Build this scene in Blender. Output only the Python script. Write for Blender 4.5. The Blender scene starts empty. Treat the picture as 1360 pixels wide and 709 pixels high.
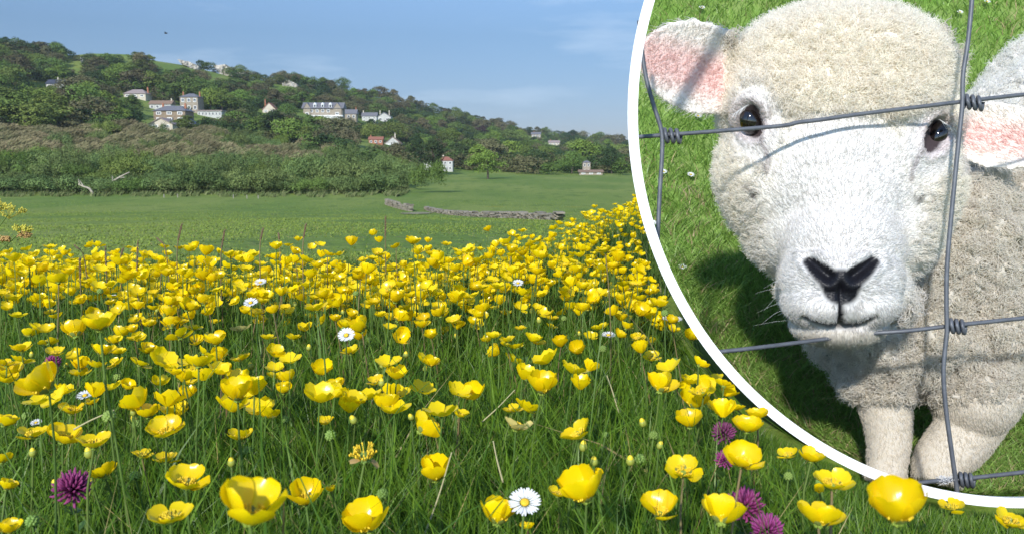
import bpy, bmesh, math, random
import numpy as np
from mathutils import Vector, Matrix, noise as mnoise
R = math.radians
S = bpy.context.scene
COL = S.collection
rng = np.random.default_rng(7)
random.seed(7)

# ------------------------------------------------------------------ camera
CZ, PITCH, FPX, CX, CY = 0.42, R(8.0), 1067.0, 680.0, 354.5
SP, CP = math.sin(PITCH), math.cos(PITCH)
cam_d = bpy.data.cameras.new("camera"); cam = bpy.data.objects.new("camera", cam_d); COL.objects.link(cam)
cam.location = (0, 0, CZ); cam.rotation_euler = (R(90) - PITCH, 0, 0)
cam_d.sensor_width = 36.0; cam_d.lens = 36.0 * FPX / 1360.0
cam_d.clip_start = 0.02; cam_d.clip_end = 9000
cam_d.dof.use_dof = True; cam_d.dof.focus_distance = 1.3; cam_d.dof.aperture_fstop = 23.0
S.camera = cam

# ------------------------------------------------------------------ sky and sun
SUN_EL, SUN_AZ = R(30), R(20)           # the sun stands behind the camera
sun_vec = Vector((-math.sin(SUN_AZ) * math.cos(SUN_EL), -math.cos(SUN_AZ) * math.cos(SUN_EL), math.sin(SUN_EL)))
world = bpy.data.worlds.new("World"); S.world = world; world.use_nodes = True
wn = world.node_tree; bg = wn.nodes["Background"]
sky = wn.nodes.new("ShaderNodeTexSky"); sky.sky_type = 'NISHITA'; sky.sun_disc = False
sky.sun_elevation = SUN_EL; sky.sun_rotation = R(180) + SUN_AZ
sky.air_density = 1.0; sky.dust_density = 0.0; sky.ozone_density = 3.0; sky.altitude = 800
bg.inputs[1].default_value = 0.15
tc = wn.nodes.new("ShaderNodeTexCoord"); mp = wn.nodes.new("ShaderNodeMapping")
mp.inputs['Scale'].default_value = (1.6, 1.0, 9.0); mp.inputs['Rotation'].default_value = (0, R(8), 0)
wno = wn.nodes.new("ShaderNodeTexNoise"); wno.inputs['Scale'].default_value = 2.6; wno.inputs['Detail'].default_value = 7
wno.inputs['Roughness'].default_value = 0.55
wr = wn.nodes.new("ShaderNodeMapRange"); wr.inputs['From Min'].default_value = 0.50; wr.inputs['From Max'].default_value = 0.80
wr.inputs['To Max'].default_value = 0.42
wm = wn.nodes.new("ShaderNodeMixRGB"); wm.inputs['Color2'].default_value = (3.6, 4.2, 4.9, 1)
wn.links.new(tc.outputs['Generated'], mp.inputs[0]); wn.links.new(mp.outputs[0], wno.inputs['Vector'])
wn.links.new(wno.outputs[0], wr.inputs[0]); wn.links.new(wr.outputs[0], wm.inputs[0])
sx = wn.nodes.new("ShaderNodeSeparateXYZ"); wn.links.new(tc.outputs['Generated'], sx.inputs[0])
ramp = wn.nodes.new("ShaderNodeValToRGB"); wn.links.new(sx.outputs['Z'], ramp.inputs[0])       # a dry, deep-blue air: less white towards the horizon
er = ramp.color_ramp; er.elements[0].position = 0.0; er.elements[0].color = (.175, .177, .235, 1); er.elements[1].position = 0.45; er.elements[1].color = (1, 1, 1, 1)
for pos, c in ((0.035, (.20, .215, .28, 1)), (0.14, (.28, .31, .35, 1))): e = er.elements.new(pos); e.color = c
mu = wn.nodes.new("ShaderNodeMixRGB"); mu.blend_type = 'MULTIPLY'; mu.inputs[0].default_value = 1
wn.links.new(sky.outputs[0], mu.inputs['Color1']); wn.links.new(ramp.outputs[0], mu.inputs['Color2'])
fb = wn.nodes.new("ShaderNodeMapRange"); fb.inputs['From Min'].default_value = -0.35; fb.inputs['From Max'].default_value = 0.25; wn.links.new(sx.outputs['Y'], fb.inputs[0]); wn.links.new(fb.outputs[0], mu.inputs[0])   # low sky left undarkened behind the camera, added fill for shaded faces
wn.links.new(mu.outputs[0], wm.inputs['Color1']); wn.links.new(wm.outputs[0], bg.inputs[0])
sl = bpy.data.lights.new("sun", 'SUN'); sun = bpy.data.objects.new("sun", sl); COL.objects.link(sun)
sl.energy = 2.9; sl.angle = R(2.0); sl.color = (1.0, 0.965, 0.91)
sun.rotation_euler = (-sun_vec).to_track_quat('-Z', 'Y').to_euler()
S.view_settings.view_transform = 'Standard'; S.view_settings.look = 'None'
S.view_settings.exposure = 0.80; S.view_settings.gamma = 1.0; S.view_settings.use_curve_mapping = False
S.render.engine = 'CYCLES'
S.cycles.max_bounces = 6; S.cycles.diffuse_bounces = 3; S.cycles.transparent_max_bounces = 4
S.cycles.use_denoising = True
S.cycles_curves.shape = 'RIBBONS'; S.cycles_curves.subdivisions = 2

# ------------------------------------------------------------------ picture <-> world
def DIR(px, py):
    a, b = (px - CX) / FPX, (py - CY) / FPX
    return np.array((a, CP - b * SP, -SP - b * CP))
def P(px, py, d): return np.array((0, 0, CZ)) + d * DIR(px, py)          # d: depth along the lens axis
def PV(px, py, d):                                                        # arrays
    px, py, d = np.broadcast_arrays(np.asarray(px, float), np.asarray(py, float), np.asarray(d, float))
    a, b = (px - CX) / FPX, (py - CY) / FPX
    return np.stack([d * a, d * (CP - b * SP), CZ + d * (-SP - b * CP)], -1)
def PIX(v):
    v = np.asarray(v, float); z = v[..., 2] - CZ
    ax = np.maximum(v[..., 1] * CP - z * SP, 1e-4); up = v[..., 1] * SP + z * CP
    return CX + FPX * v[..., 0] / ax, CY - FPX * up / ax, ax
def EL(py):
    b = (np.asarray(py, float) - CY) / FPX
    return (-SP - b * CP) / (CP - b * SP)
RING = (1354.0, 152.0, 521.0)                                             # the round hoop's outline
RING_D = 0.80
def in_ring(px, py, m=0): return (px - RING[0]) ** 2 + (py - RING[1]) ** 2 < (RING[2] + m) ** 2

# ------------------------------------------------------------------ mesh helpers
def put(o, parent=None):
    COL.objects.link(o)
    if parent is not None: o.parent = parent
    return o
def mesh_np(name, V, F, mat=None, parent=None, col=None, smooth=True):
    """V (n,3), F (m,k) faces of one size -> ONE mesh object"""
    V = np.ascontiguousarray(V, np.float32); F = np.ascontiguousarray(F, np.int32)
    me = bpy.data.meshes.new(name); k = F.shape[1]
    me.vertices.add(len(V)); me.vertices.foreach_set("co", V.ravel())
    me.loops.add(F.size); me.loops.foreach_set("vertex_index", F.ravel())
    me.polygons.add(len(F)); me.polygons.foreach_set("loop_start", np.arange(0, F.size, k, dtype=np.int32))
    me.polygons.foreach_set("use_smooth", np.full(len(F), smooth))
    if col is not None:
        ca = me.color_attributes.new("col", 'FLOAT_COLOR', 'POINT')
        c4 = np.ones((len(V), 4), np.float32); c4[:, :3] = col
        ca.data.foreach_set("color", c4.ravel())
    me.update(calc_edges=True); me.validate()
    if mat: me.materials.append(mat)
    return put(bpy.data.objects.new(name, me), parent)
class MB:
    def __init__(s): s.v = []; s.f = []
    def add(s, v, f):
        n = len(s.v); s.v += [tuple(map(float, p)) for p in v]; s.f += [tuple(i + n for i in q) for q in f]
        return s
    def box(s, c, d, rz=0, jit=0):
        x, y, z = d[0] / 2, d[1] / 2, d[2] / 2; cs, sn = math.cos(rz), math.sin(rz); vs = []
        for i in (-1, 1):
            for j in (-1, 1):
                for k in (-1, 1):
                    a, b, e = i * x, j * y, k * z
                    if jit: a += random.uniform(-jit, jit) * x; b += random.uniform(-jit, jit) * y; e += random.uniform(-jit, jit) * z
                    vs.append((c[0] + a * cs - b * sn, c[1] + a * sn + b * cs, c[2] + e))
        return s.add(vs, [(0, 1, 3, 2), (4, 6, 7, 5), (0, 4, 5, 1), (2, 3, 7, 6), (0, 2, 6, 4), (1, 5, 7, 3)])
    def tube(s, pts, rad, n=8, caps=True):
        V, F = tube_np(pts, rad, n); s.add(V, F)
        if caps:
            m = len(s.v); L = len(pts)
            s.f.append(tuple(m - n * L + i for i in range(n))[::-1]); s.f.append(tuple(m - n + i for i in range(n)))
        return s
    def build(s, name, mat, parent=None, smooth=False):
        me = bpy.data.meshes.new(name); me.from_pydata(s.v, [], s.f); me.update()
        if smooth: me.polygons.foreach_set("use_smooth", [True] * len(me.polygons))
        for m in (mat if isinstance(mat, (list, tuple)) else [mat]): me.materials.append(m)
        return put(bpy.data.objects.new(name, me), parent)
def tube_np(pts, rad, n=6):
    pts = np.asarray(pts, float); L = len(pts); rad = np.broadcast_to(np.asarray(rad, float), (L,))
    t = np.gradient(pts, axis=0); t /= np.linalg.norm(t, axis=1, keepdims=True) + 1e-12
    up = np.array((0, 0, 1.0)) if abs(t[:, 2]).mean() < 0.9 else np.array((1.0, 0, 0))
    a = np.cross(t, up); a /= np.linalg.norm(a, axis=1, keepdims=True) + 1e-12; b = np.cross(a, t)
    th = np.arange(n) * 2 * math.pi / n
    V = (pts[:, None] + rad[:, None, None] * (np.cos(th)[None, :, None] * a[:, None] + np.sin(th)[None, :, None] * b[:, None])).reshape(-1, 3)
    F = [(i * n + j, i * n + (j + 1) % n, (i + 1) * n + (j + 1) % n, (i + 1) * n + j) for i in range(L - 1) for j in range(n)]
    return V, F
def spline(pts, m=40):
    """smooth curve through a few points (Catmull-Rom)"""
    p = np.asarray(pts, float); p = np.vstack([2 * p[0] - p[1], p, 2 * p[-1] - p[-2]]); out = []
    seg = max(2, m // (len(p) - 3))
    for i in range(1, len(p) - 2):
        for t in np.linspace(0, 1, seg, endpoint=False):
            out.append(0.5 * (2 * p[i] + (p[i + 1] - p[i - 1]) * t + (2 * p[i - 1] - 5 * p[i] + 4 * p[i + 1] - p[i + 2]) * t * t
                              + (3 * p[i] - p[i - 1] - 3 * p[i + 1] + p[i + 2]) * t ** 3))
    out.append(p[-2]); return np.array(out)
def tag(o, label=None, cat=None, group=None, kind=None):
    if label: o['label'] = label
    if cat: o['category'] = cat
    if group: o['group'] = group
    if kind: o['kind'] = kind
    return o
def empty(name, loc=(0, 0, 0), rz=0, label=None, cat=None, group=None):
    o = bpy.data.objects.new(name, None); COL.objects.link(o); o.location = tuple(loc); o.rotation_euler = (0, 0, rz)
    o.empty_display_size = 0.02
    return tag(o, label, cat, group)

# ------------------------------------------------------------------ materials
def mat(name, c, rough=0.7, spec=0.4, var=0.0, scale=8.0, c2=None, trans=0.0, attr=False, rand=0.0, bump=0.0, bscale=40.0, metal=0.0, sheen=0.0):
    m = bpy.data.materials.new(name); m.use_nodes = True; nt = m.node_tree; N = nt.nodes; L = nt.links
    b = N["Principled BSDF"]; out = N["Material Output"]
    b.inputs['Roughness'].default_value = rough; b.inputs['Specular IOR Level'].default_value = spec; b.inputs['Metallic'].default_value = metal
    b.inputs['Base Color'].default_value = (*c, 1)
    src = None
    if attr:
        a = N.new("ShaderNodeVertexColor") if attr != 'attr' else N.new("ShaderNodeAttribute")
        if attr == 'attr': a.attribute_name = "col"
        else: a.layer_name = "col"
        src = a.outputs['Color']
    if c2 is not None:
        t = N.new("ShaderNodeTexCoord"); no = N.new("ShaderNodeTexNoise"); no.inputs['Scale'].default_value = scale; no.inputs['Detail'].default_value = 6
        L.new(t.outputs['Object'], no.inputs['Vector'])
        rp = N.new("ShaderNodeMapRange"); rp.inputs['From Min'].default_value = 0.35; rp.inputs['From Max'].default_value = 0.65
        L.new(no.outputs[0], rp.inputs[0])
        mx = N.new("ShaderNodeMixRGB"); mx.inputs['Color1'].default_value = (*c, 1); mx.inputs['Color2'].default_value = (*c2, 1)
        L.new(rp.outputs[0], mx.inputs[0]); src = mx.outputs[0]
    if rand:
        oi = N.new("ShaderNodeObjectInfo"); hs = N.new("ShaderNodeHueSaturation")
        m1 = N.new("ShaderNodeMapRange"); m1.inputs['To Min'].default_value = 1 - rand; m1.inputs['To Max'].default_value = 1 + rand
        m2 = N.new("ShaderNodeMapRange"); m2.inputs['To Min'].default_value = 0.5 - rand * 0.06; m2.inputs['To Max'].default_value = 0.5 + rand * 0.06
        mlt = N.new("ShaderNodeMath"); mlt.operation = 'MULTIPLY'; mlt.inputs[1].default_value = 7.31
        fr = N.new("ShaderNodeMath"); fr.operation = 'FRACT'
        L.new(oi.outputs['Random'], m1.inputs[0]); L.new(oi.outputs['Random'], mlt.inputs[0]); L.new(mlt.outputs[0], fr.inputs[0]); L.new(fr.outputs[0], m2.inputs[0])
        L.new(m1.outputs[0], hs.inputs['Value']); L.new(m2.outputs[0], hs.inputs['Hue'])
        if src: L.new(src, hs.inputs['Color'])
        else: hs.inputs['Color'].default_value = (*c, 1)
        src = hs.outputs[0]
    if src: L.new(src, b.inputs['Base Color'])
    if bump:
        t = N.new("ShaderNodeTexCoord"); no = N.new("ShaderNodeTexNoise"); no.inputs['Scale'].default_value = bscale; no.inputs['Detail'].default_value = 5
        L.new(t.outputs['Object'], no.inputs['Vector']); bp = N.new("ShaderNodeBump"); bp.inputs['Strength'].default_value = bump
        L.new(no.outputs[0], bp.inputs['Height']); L.new(bp.outputs[0], b.inputs['Normal'])
    if trans:
        tr = N.new("ShaderNodeBsdfTranslucent"); ms = N.new("ShaderNodeMixShader"); ms.inputs[0].default_value = trans
        if src: L.new(src, tr.inputs['Color'])
        else: tr.inputs['Color'].default_value = (*c, 1)
        L.new(b.outputs[0], ms.inputs[1]); L.new(tr.outputs[0], ms.inputs[2]); L.new(ms.outputs[0], out.inputs[0])
    return m

# ------------------------------------------------------------------ the lie of the land
RX = np.array([-400, 0, 30, 60, 110, 180, 240, 330, 400, 450, 520, 560, 620, 680, 740, 830, 1000, 1500], float)
RY = np.array([60, 62, 66, 72, 72, 70, 84, 104, 108, 120, 132, 144, 158, 171, 181, 187, 190, 192], float)   # bare ridge, below its trees
def sstep(a, b, x): t = np.clip((x - a) / (b - a), 0, 1); return t * t * (3 - 2 * t)
def hill_par(px):
    f = sstep(520, 620, px)
    db = 125 + 175 * f; yb = 262.5 - 29.5 * f
    D = np.interp(px, [0, 400, 830, 1500], [500, 640, 1150, 1300]); yr = np.interp(px, RX, RY)
    return db, yb, D, yr
def G(x, y):
    x = np.asarray(x, float); y = np.asarray(y, float)
    sp_ = np.logaddexp(0, (x + .12) / .12) * .12
    yb = 1.75 + 3.4 * np.minimum(sp_, 40)
    w = 0.22; t = np.logaddexp(0, np.clip((y - yb) / w, -50, 200)) * w
    a = x / np.maximum(y, 0.6)
    s = 0.175 + 0.100 * sstep(-0.52, -0.2, a)
    near = -s * t
    near = near + 0.012 * np.sin(x * 3.1 + 1) * np.sin(y * 2.7)
    yy = np.maximum(y, 0)
    rel1 = 1.36 + 0.0655 * (yy - 10); rel2 = 6.45 + 0.0075 * (yy - 90)
    rel = 0.5 * (rel1 + rel2 - np.sqrt((rel1 - rel2) ** 2 + 0.5))
    zf = CZ - rel + 0.10 * np.sin(x * 0.11 + 2) * np.sin(yy * 0.07) * sstep(12, 40, yy)
    k = 0.12
    z = 0.5 * (near + zf + np.sqrt((near - zf) ** 2 + k * k)) - 0.006
    # under the turf bank the ground lies a little lower
    z = z - 0.062 * sstep(0.14, 0.30, x) * sstep(0.78, 0.96, y) * (1 - sstep(2.5, 3.0, y)) * (1 - sstep(1.9, 2.2, x))
    px = CX + FPX * x / np.maximum(y * CP, 1)
    db, ybp, D, yr = hill_par(px)
    s_ = np.clip((yy - db) / (D - db), 0, 1)
    zh = CZ + EL(ybp + (yr - ybp) * s_ ** 0.85) * np.minimum(yy, D)
    zh = np.where(yy > D, np.maximum(zh - 0.12 * (yy - D), -25), zh)
    bl = sstep(0, 12, yy - db)
    return np.where(yy > db, zf * (1 - bl) + zh * bl, z)
def ground_at(px, py, lo=12, hi=1200):
    Y = np.concatenate([np.linspace(lo, 130, 800), np.linspace(130, hi, 2500)[1:]])
    dr = DIR(px, py); X = Y * dr[0] / dr[1]; z = G(X, Y)
    ok = np.nonzero((z - CZ) / Y >= dr[2] / dr[1])[0]
    i = ok[0] if len(ok) else len(Y) - 1
    return np.array((X[i], Y[i], z[i]))
# ================================================================== ground: one sheet to the horizon
def ground():
    ang = np.concatenate([np.linspace(-44, 44, 260), np.linspace(44, 316, 70)[1:-1]]); ang = np.radians(ang)
    rad = np.concatenate([[0.0], np.geomspace(0.06, 8, 110), np.geomspace(8, 3800, 180)[1:]])
    A, Rd = np.meshgrid(ang, rad)
    X = Rd * np.sin(A); Y = Rd * np.cos(A); Z = G(X, Y)
    V = np.stack([X, Y, Z], -1).reshape(-1, 3); na, nr = len(ang), len(rad)
    i = np.arange(nr - 1)[:, None]; j = np.arange(na)[None]; j2 = (j + 1) % na
    F = np.stack(np.broadcast_arrays(i * na + j, (i + 1) * na + j, (i + 1) * na + j2, i * na + j2), -1).reshape(-1, 4)
    F = F[na:]                     # the innermost ring is a fan
    fan = np.array([(0, na + (k + 1) % na, na + k, na + k) for k in range(na)])
    m = bpy.data.materials.new("pasture"); m.use_nodes = True; nt = m.node_tree; N, L = nt.nodes, nt.links
    b = N["Principled BSDF"]; b.inputs['Roughness'].default_value = 0.9; b.inputs['Specular IOR Level'].default_value = 0.15
    t = N.new("ShaderNodeTexCoord")
    def nz(sc, det=5, stretch=None):
        n = N.new("ShaderNodeTexNoise"); n.inputs['Scale'].default_value = sc; n.inputs['Detail'].default_value = det
        if stretch:
            q = N.new("ShaderNodeMapping"); q.inputs['Scale'].default_value = stretch; L.new(t.outputs['Object'], q.inputs[0]); L.new(q.outputs[0], n.inputs['Vector'])
        else: L.new(t.outputs['Object'], n.inputs['Vector'])
        return n.outputs[0]
    def mix(fac, c1, c2, lo=0.4, hi=0.6):
        r = N.new("ShaderNodeMapRange"); r.inputs['From Min'].default_value = lo; r.inputs['From Max'].default_value = hi; L.new(fac, r.inputs[0])
        x = N.new("ShaderNodeMixRGB"); L.new(r.outputs[0], x.inputs[0])
        for k, c in ((1, c1), (2, c2)):
            if isinstance(c, tuple): x.inputs[k].default_value = (*c, 1)
            else: L.new(c, x.inputs[k])
        return x.outputs[0]
    base = mix(nz(0.06, 4, (1, 0.35, 1)), (0.130, 0.200, 0.034), (0.195, 0.245, 0.052))
    base = mix(nz(0.55, 6, (1, 0.3, 1)), base, (0.100, 0.160, 0.028), 0.52, 0.72)
    base = mix(nz(4.0, 5, (1, 0.4, 1)), base, (0.24, 0.24, 0.085), 0.56, 0.80)
    base = mix(nz(0.19, 7), base, (0.26, 0.22, 0.02), 0.68, 0.86)
    L.new(base, b.inputs['Base Color'])
    bp = N.new("ShaderNodeBump"); bp.inputs['Strength'].default_value = 0.9; bp.inputs['Distance'].default_value = 0.25
    L.new(nz(2.2, 8, (1, 0.5, 1)), bp.inputs['Height']); L.new(bp.outputs[0], b.inputs['Normal'])
    o = mesh_np("ground", V, np.vstack([fan[:0], F]), m)
    # close the little hole under the camera
    bm = bmesh.new(); bm.from_mesh(o.data); bm.verts.ensure_lookup_table()
    for k in range(na): bm.faces.new((bm.verts[0], bm.verts[na + k], bm.verts[na + (k + 1) % na]))
    bmesh.ops.delete(bm, geom=[v for v in bm.verts if not v.link_faces], context='VERTS')
    bmesh.ops.recalc_face_normals(bm, faces=bm.faces); bm.to_mesh(o.data); bm.free()
    if o.data.polygons[len(o.data.polygons) // 2].normal.z < 0: o.data.flip_normals()
    tag(o, "rolling green pasture and meadow ground reaching the hill", kind='structure')
ground()

# pasture grass: tufts over the nearer field so that it is not a flat sheet
def blades(x, y, z, h, w, lean, az, face, col, nseg=3, curve=1.6, tipcol=None):
    n = len(x); lv = np.linspace(0, 1, nseg + 1)
    t = lv[None, :]; off = (lean * h)[:, None] * t ** curve
    cx = x[:, None] + off * np.cos(az)[:, None]; cy = y[:, None] + off * np.sin(az)[:, None]
    cz = z[:, None] + h[:, None] * (t - 0.25 * lean[:, None] * t ** 2.5)
    ww = (w[:, None] * (1 - t ** 1.7) + 0.00012) * 0.5
    fx = np.cos(face)[:, None] * ww; fy = np.sin(face)[:, None] * ww
    V = np.stack([np.stack([cx - fx, cy - fy, cz], -1), np.stack([cx + fx, cy + fy, cz], -1)], 2)   # n, lv, 2, 3
    V = V.reshape(-1, 3); per = 2 * (nseg + 1)
    q = np.array([(2 * i, 2 * i + 1, 2 * i + 3, 2 * i + 2) for i in range(nseg)])
    F = (np.arange(n)[:, None, None] * per + q[None]).reshape(-1, 4)
    C = np.repeat(col[:, None], per, 1)
    if tipcol is not None:
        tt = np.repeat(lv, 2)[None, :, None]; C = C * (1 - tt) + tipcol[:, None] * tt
    return V, F, C.reshape(-1, 3)
GRASS_MAT = mat("grass_blade", (0.06, 0.12, 0.02), rough=0.42, spec=0.35, attr=True, trans=0.36)
FIELD_MAT = mat("field_grass", (0.06, 0.12, 0.02), rough=0.85, spec=0.1, attr=True)
def gcol(n, lo, hi, r=None, dry=0.0, dryc=(0.34, 0.27, 0.13)):
    r = r or rng
    u = r.random((n, 1)); c = np.array(lo) * (1 - u) + np.array(hi) * u
    c *= (0.8 + 0.4 * r.random((n, 1)))
    if dry:
        d = r.random(n) < dry; c[d] = np.array(dryc) * (0.6 + 0.6 * r.random((d.sum(), 1)))
    return c
def field_grass():
    n = 110000
    px = rng.uniform(-120, 900, n); Y = np.exp(rng.uniform(math.log(6), math.log(115), n))
    X = (px - CX) / FPX * Y * CP
    patch = np.sin(X * .5 + 1.3 * np.sin(Y * .21)) + np.sin(Y * .33 + 1.1 * np.sin(X * .17)) + rng.normal(0, .6, n)
    keep = patch > -0.6; X, Y = X[keep], Y[keep]; n = len(X)
    Z = G(X, Y); s = 1 + Y / 45
    V, F, C = blades(X, Y, Z - 0.02, rng.uniform(0.03, 0.075, n) * s ** .3, rng.uniform(0.012, 0.03, n) * s, rng.uniform(0.3, 1.3, n), rng.uniform(0, 6.28, n),
                     rng.uniform(-0.9, 0.9, n), gcol(n, (0.135, 0.200, 0.034), (0.200, 0.250, 0.055), dry=0.05, dryc=(0.20, 0.19, 0.07)), nseg=2)
    tag(mesh_np("pasture_grass", V, F, FIELD_MAT, col=C), "short green grass covering the valley pasture", "grass", kind='stuff')
field_grass()

# ================================================================== trees and scrub
def leafball(cs, rs, nleaf, size, r, up=0.25, flat=1.0, shellmin=0.72):
    """leaf-clump faces spread over clumps: arrays V, F"""
    k = r.choice(len(cs), nleaf, p=rs ** 2 / (rs ** 2).sum()); u = r.normal(size=(nleaf, 3)); u /= np.linalg.norm(u, axis=1, keepdims=True)
    low = u[:, 2] < -0.3; u[low, 2] *= -0.6
    p = cs[k] + u * (rs[k] * r.uniform(shellmin, 1.08, nleaf))[:, None] * np.array((1, 1, flat))
    nrm = u + r.normal(0, 0.45, (nleaf, 3)) + np.array((0, 0, up)); nrm /= np.linalg.norm(nrm, axis=1, keepdims=True)
    a = np.cross(nrm, r.normal(size=(nleaf, 3))); a /= np.linalg.norm(a, axis=1, keepdims=True); b = np.cross(nrm, a)
    s = (size * r.uniform(0.5, 1.35, nleaf))[:, None]
    bend = nrm * s * 0.25
    V = np.stack([p - a * s, p - b * s * 0.75 + bend, p + a * s, p + b * s * 0.75 + bend], 1).reshape(-1, 3)
    F = np.arange(4 * nleaf).reshape(-1, 4)
    return V, F
def crown_arrays(seed, w=0.42, z0=0.22, z1=1.0, ncl=34, nleaf=3000, size=0.023, shape=1.0):
    r = np.random.default_rng(seed); cs = []; rs = []
    lob = r.uniform(0, 6.28, 3)
    for i in range(ncl):
        zz = r.uniform(0, 1); ang = r.uniform(0, 6.28)
        prof = (math.sin(math.pi * min(1, zz * 0.80 + 0.20)) ** 0.62) * (1 + 0.22 * math.sin(2 * ang + lob[0]) + 0.13 * math.sin(3 * ang + lob[1]))
        rr = w * prof * r.uniform(0.45, 0.86)
        cs.append((rr * math.cos(ang), rr * math.sin(ang), z0 + (z1 - z0) * (0.10 + 0.80 * zz * shape))); rs.append(r.uniform(0.09, 0.19) * (w / 0.42))
    return leafball(np.array(cs), np.array(rs), nleaf, size, r)
BARK = mat("bark", (0.13, 0.10, 0.075), rough=0.9, c2=(0.07, 0.055, 0.04), scale=6)
FOL = {
 'mid': mat("leaf_mid_green", (0.108, 0.155, 0.034), rough=0.8, spec=0.15, rand=0.35, c2=(0.130, 0.185, 0.042), scale=1.5),
 'bright': mat("leaf_bright_green", (0.150, 0.220, 0.038), rough=0.8, spec=0.15, rand=0.28, c2=(0.130, 0.195, 0.038), scale=1.5),
 'dark': mat("leaf_dark_green", (0.045, 0.080, 0.028), rough=0.8, spec=0.15, rand=0.3, c2=(0.048, 0.080, 0.024), scale=1.5),
 'olive': mat("leaf_olive_brown", (0.125, 0.122, 0.058), rough=0.85, spec=0.1, rand=0.3, c2=(0.150, 0.132, 0.068), scale=1.5),
 'copper': mat("leaf_copper", (0.050, 0.028, 0.030), rough=0.8, spec=0.15, rand=0.2, c2=(0.075, 0.042, 0.038), scale=1.5),
 'swept': mat("twig_grey_brown", (0.260, 0.215, 0.120), rough=0.9, spec=0.1, rand=0.25, c2=(0.150, 0.155, 0.070), scale=0.8),
 'bush': mat("leaf_bush_green", (0.105, 0.150, 0.048), rough=0.85, spec=0.1, rand=0.3, c2=(0.140, 0.190, 0.060), scale=2.0),
}
CROWN = []
for i, (w, z0, sh) in enumerate([(0.46, 0.18, 1), (0.40, 0.15, 1), (0.52, 0.22, 0.95), (0.36, 0.10, 1), (0.48, 0.12, 0.9), (0.30, 0.08, 1.0), (0.55, 0.2, 0.9)]):
    V, F = crown_arrays(100 + i, w, z0, shape=sh); CROWN.append((V, F))
def trunk_mesh(seed):
    r = np.random.default_rng(seed); mb = MB(); zz = np.linspace(-0.06, 0.62, 6)
    mb.tube(np.stack([0.02 * np.sin(zz * 5 + seed), 0.02 * np.cos(zz * 4), zz], -1), np.linspace(0.034, 0.012, 6), 6)
    for k in range(5):
        a = r.uniform(0, 6.28); z = r.uniform(0.22, 0.5); l = r.uniform(0.2, 0.3)
        mb.tube([(0, 0, z), (l * .5 * math.cos(a), l * .5 * math.sin(a), z + l * .4), (l * math.cos(a), l * math.sin(a), z + l)], [0.014, 0.010, 0.004], 5)
    return mb
_tr = [trunk_mesh(k).build("trunk", BARK, smooth=True) for k in range(2)]
TRUNK_ME = [o.data for o in _tr]
for o in _tr: bpy.data.objects.remove(o)
CROWN_ME = {}
def crown_me(kind, v):
    if (kind, v) not in CROWN_ME:
        o = mesh_np("crown", *CROWN[v], FOL[kind], smooth=False); CROWN_ME[(kind, v)] = o.data; bpy.data.objects.remove(o)
    return CROWN_ME[(kind, v)]
def tree(name, loc, h, kind, v, label, group=None, wide=1.0):
    r = empty(name, loc, random.uniform(0, 6.28), label, "tree", group); r.scale = (h * wide, h * wide, h)
    put(bpy.data.objects.new("crown", crown_me(kind, v)), r); put(bpy.data.objects.new("trunk", TRUNK_ME[v % 2]), r)
    return r

# ------------------------------------------------------------------ houses (boxes kept clear of trees)
KEEP = []      # (x0, y0, x1, y1, distance): nothing nearer may stand in front
WALL = {'stone': mat("stone_wall", (0.34, 0.29, 0.22), c2=(0.26, 0.22, 0.17), scale=1.2, rough=0.9), 'white': mat("white_render", (0.50, 0.50, 0.475), rough=0.85, c2=(0.42, 0.415, 0.39), scale=.6),
        'cream': mat("cream_render", (0.56, 0.50, 0.40), rough=0.85, c2=(0.48, 0.43, 0.34), scale=.6), 'brick': mat("orange_brick", (0.34, 0.16, 0.09), rough=0.9, c2=(0.33, 0.13, 0.07), scale=2),
        'brown': mat("brown_stone", (0.28, 0.21, 0.14), rough=0.9, c2=(0.22, 0.17, 0.12), scale=1.4)}
ROOF = {'slate': mat("slate_roof", (0.13, 0.13, 0.145), rough=0.6, c2=(0.17, 0.165, 0.175), scale=1.5), 'red': mat("red_tile_roof", (0.26, 0.12, 0.085), rough=0.85, c2=(0.25, 0.095, 0.06), scale=1.5),
        'brown': mat("brown_tile_roof", (0.24, 0.16, 0.11), rough=0.85, c2=(0.19, 0.13, 0.09), scale=1.5), 'pink': mat("pale_tile_roof", (0.30, 0.24, 0.22), rough=0.85, c2=(0.25, 0.2, 0.185), scale=1.5),
        'dark': mat("dark_slate_roof", (0.045, 0.05, 0.07), rough=0.5, c2=(0.06, 0.065, 0.085), scale=1.5)}
GLASS = mat("window_glass", (0.03, 0.035, 0.045), rough=0.08, spec=0.6)
FRAMEW = mat("white_window_frame", (0.75, 0.75, 0.73), rough=0.5)
CHALK = mat("chalk", (0.52, 0.48, 0.39), rough=0.95, c2=(0.30, 0.27, 0.20), scale=0.35)
def window(root, x, y, z, w, h):
    f = MB(); t = w * 0.13
    for c, d in (((x - w / 2 + t / 2, y, z), (t, .12, h)), ((x + w / 2 - t / 2, y, z), (t, .12, h)), ((x, y, z + h / 2 - t / 2), (w - 2 * t, .12, t)),
                 ((x, y, z - h / 2 + t / 2), (w - 2 * t, .12, t)), ((x, y, z), (t * .5, .10, h - 2 * t))): f.box(c, d)
    o = f.build("window", FRAMEW, root)
    MB().box((x, y + 0.02, z), (w - 2 * t, 0.05, h - 2 * t)).build("pane", GLASS, o)
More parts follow.
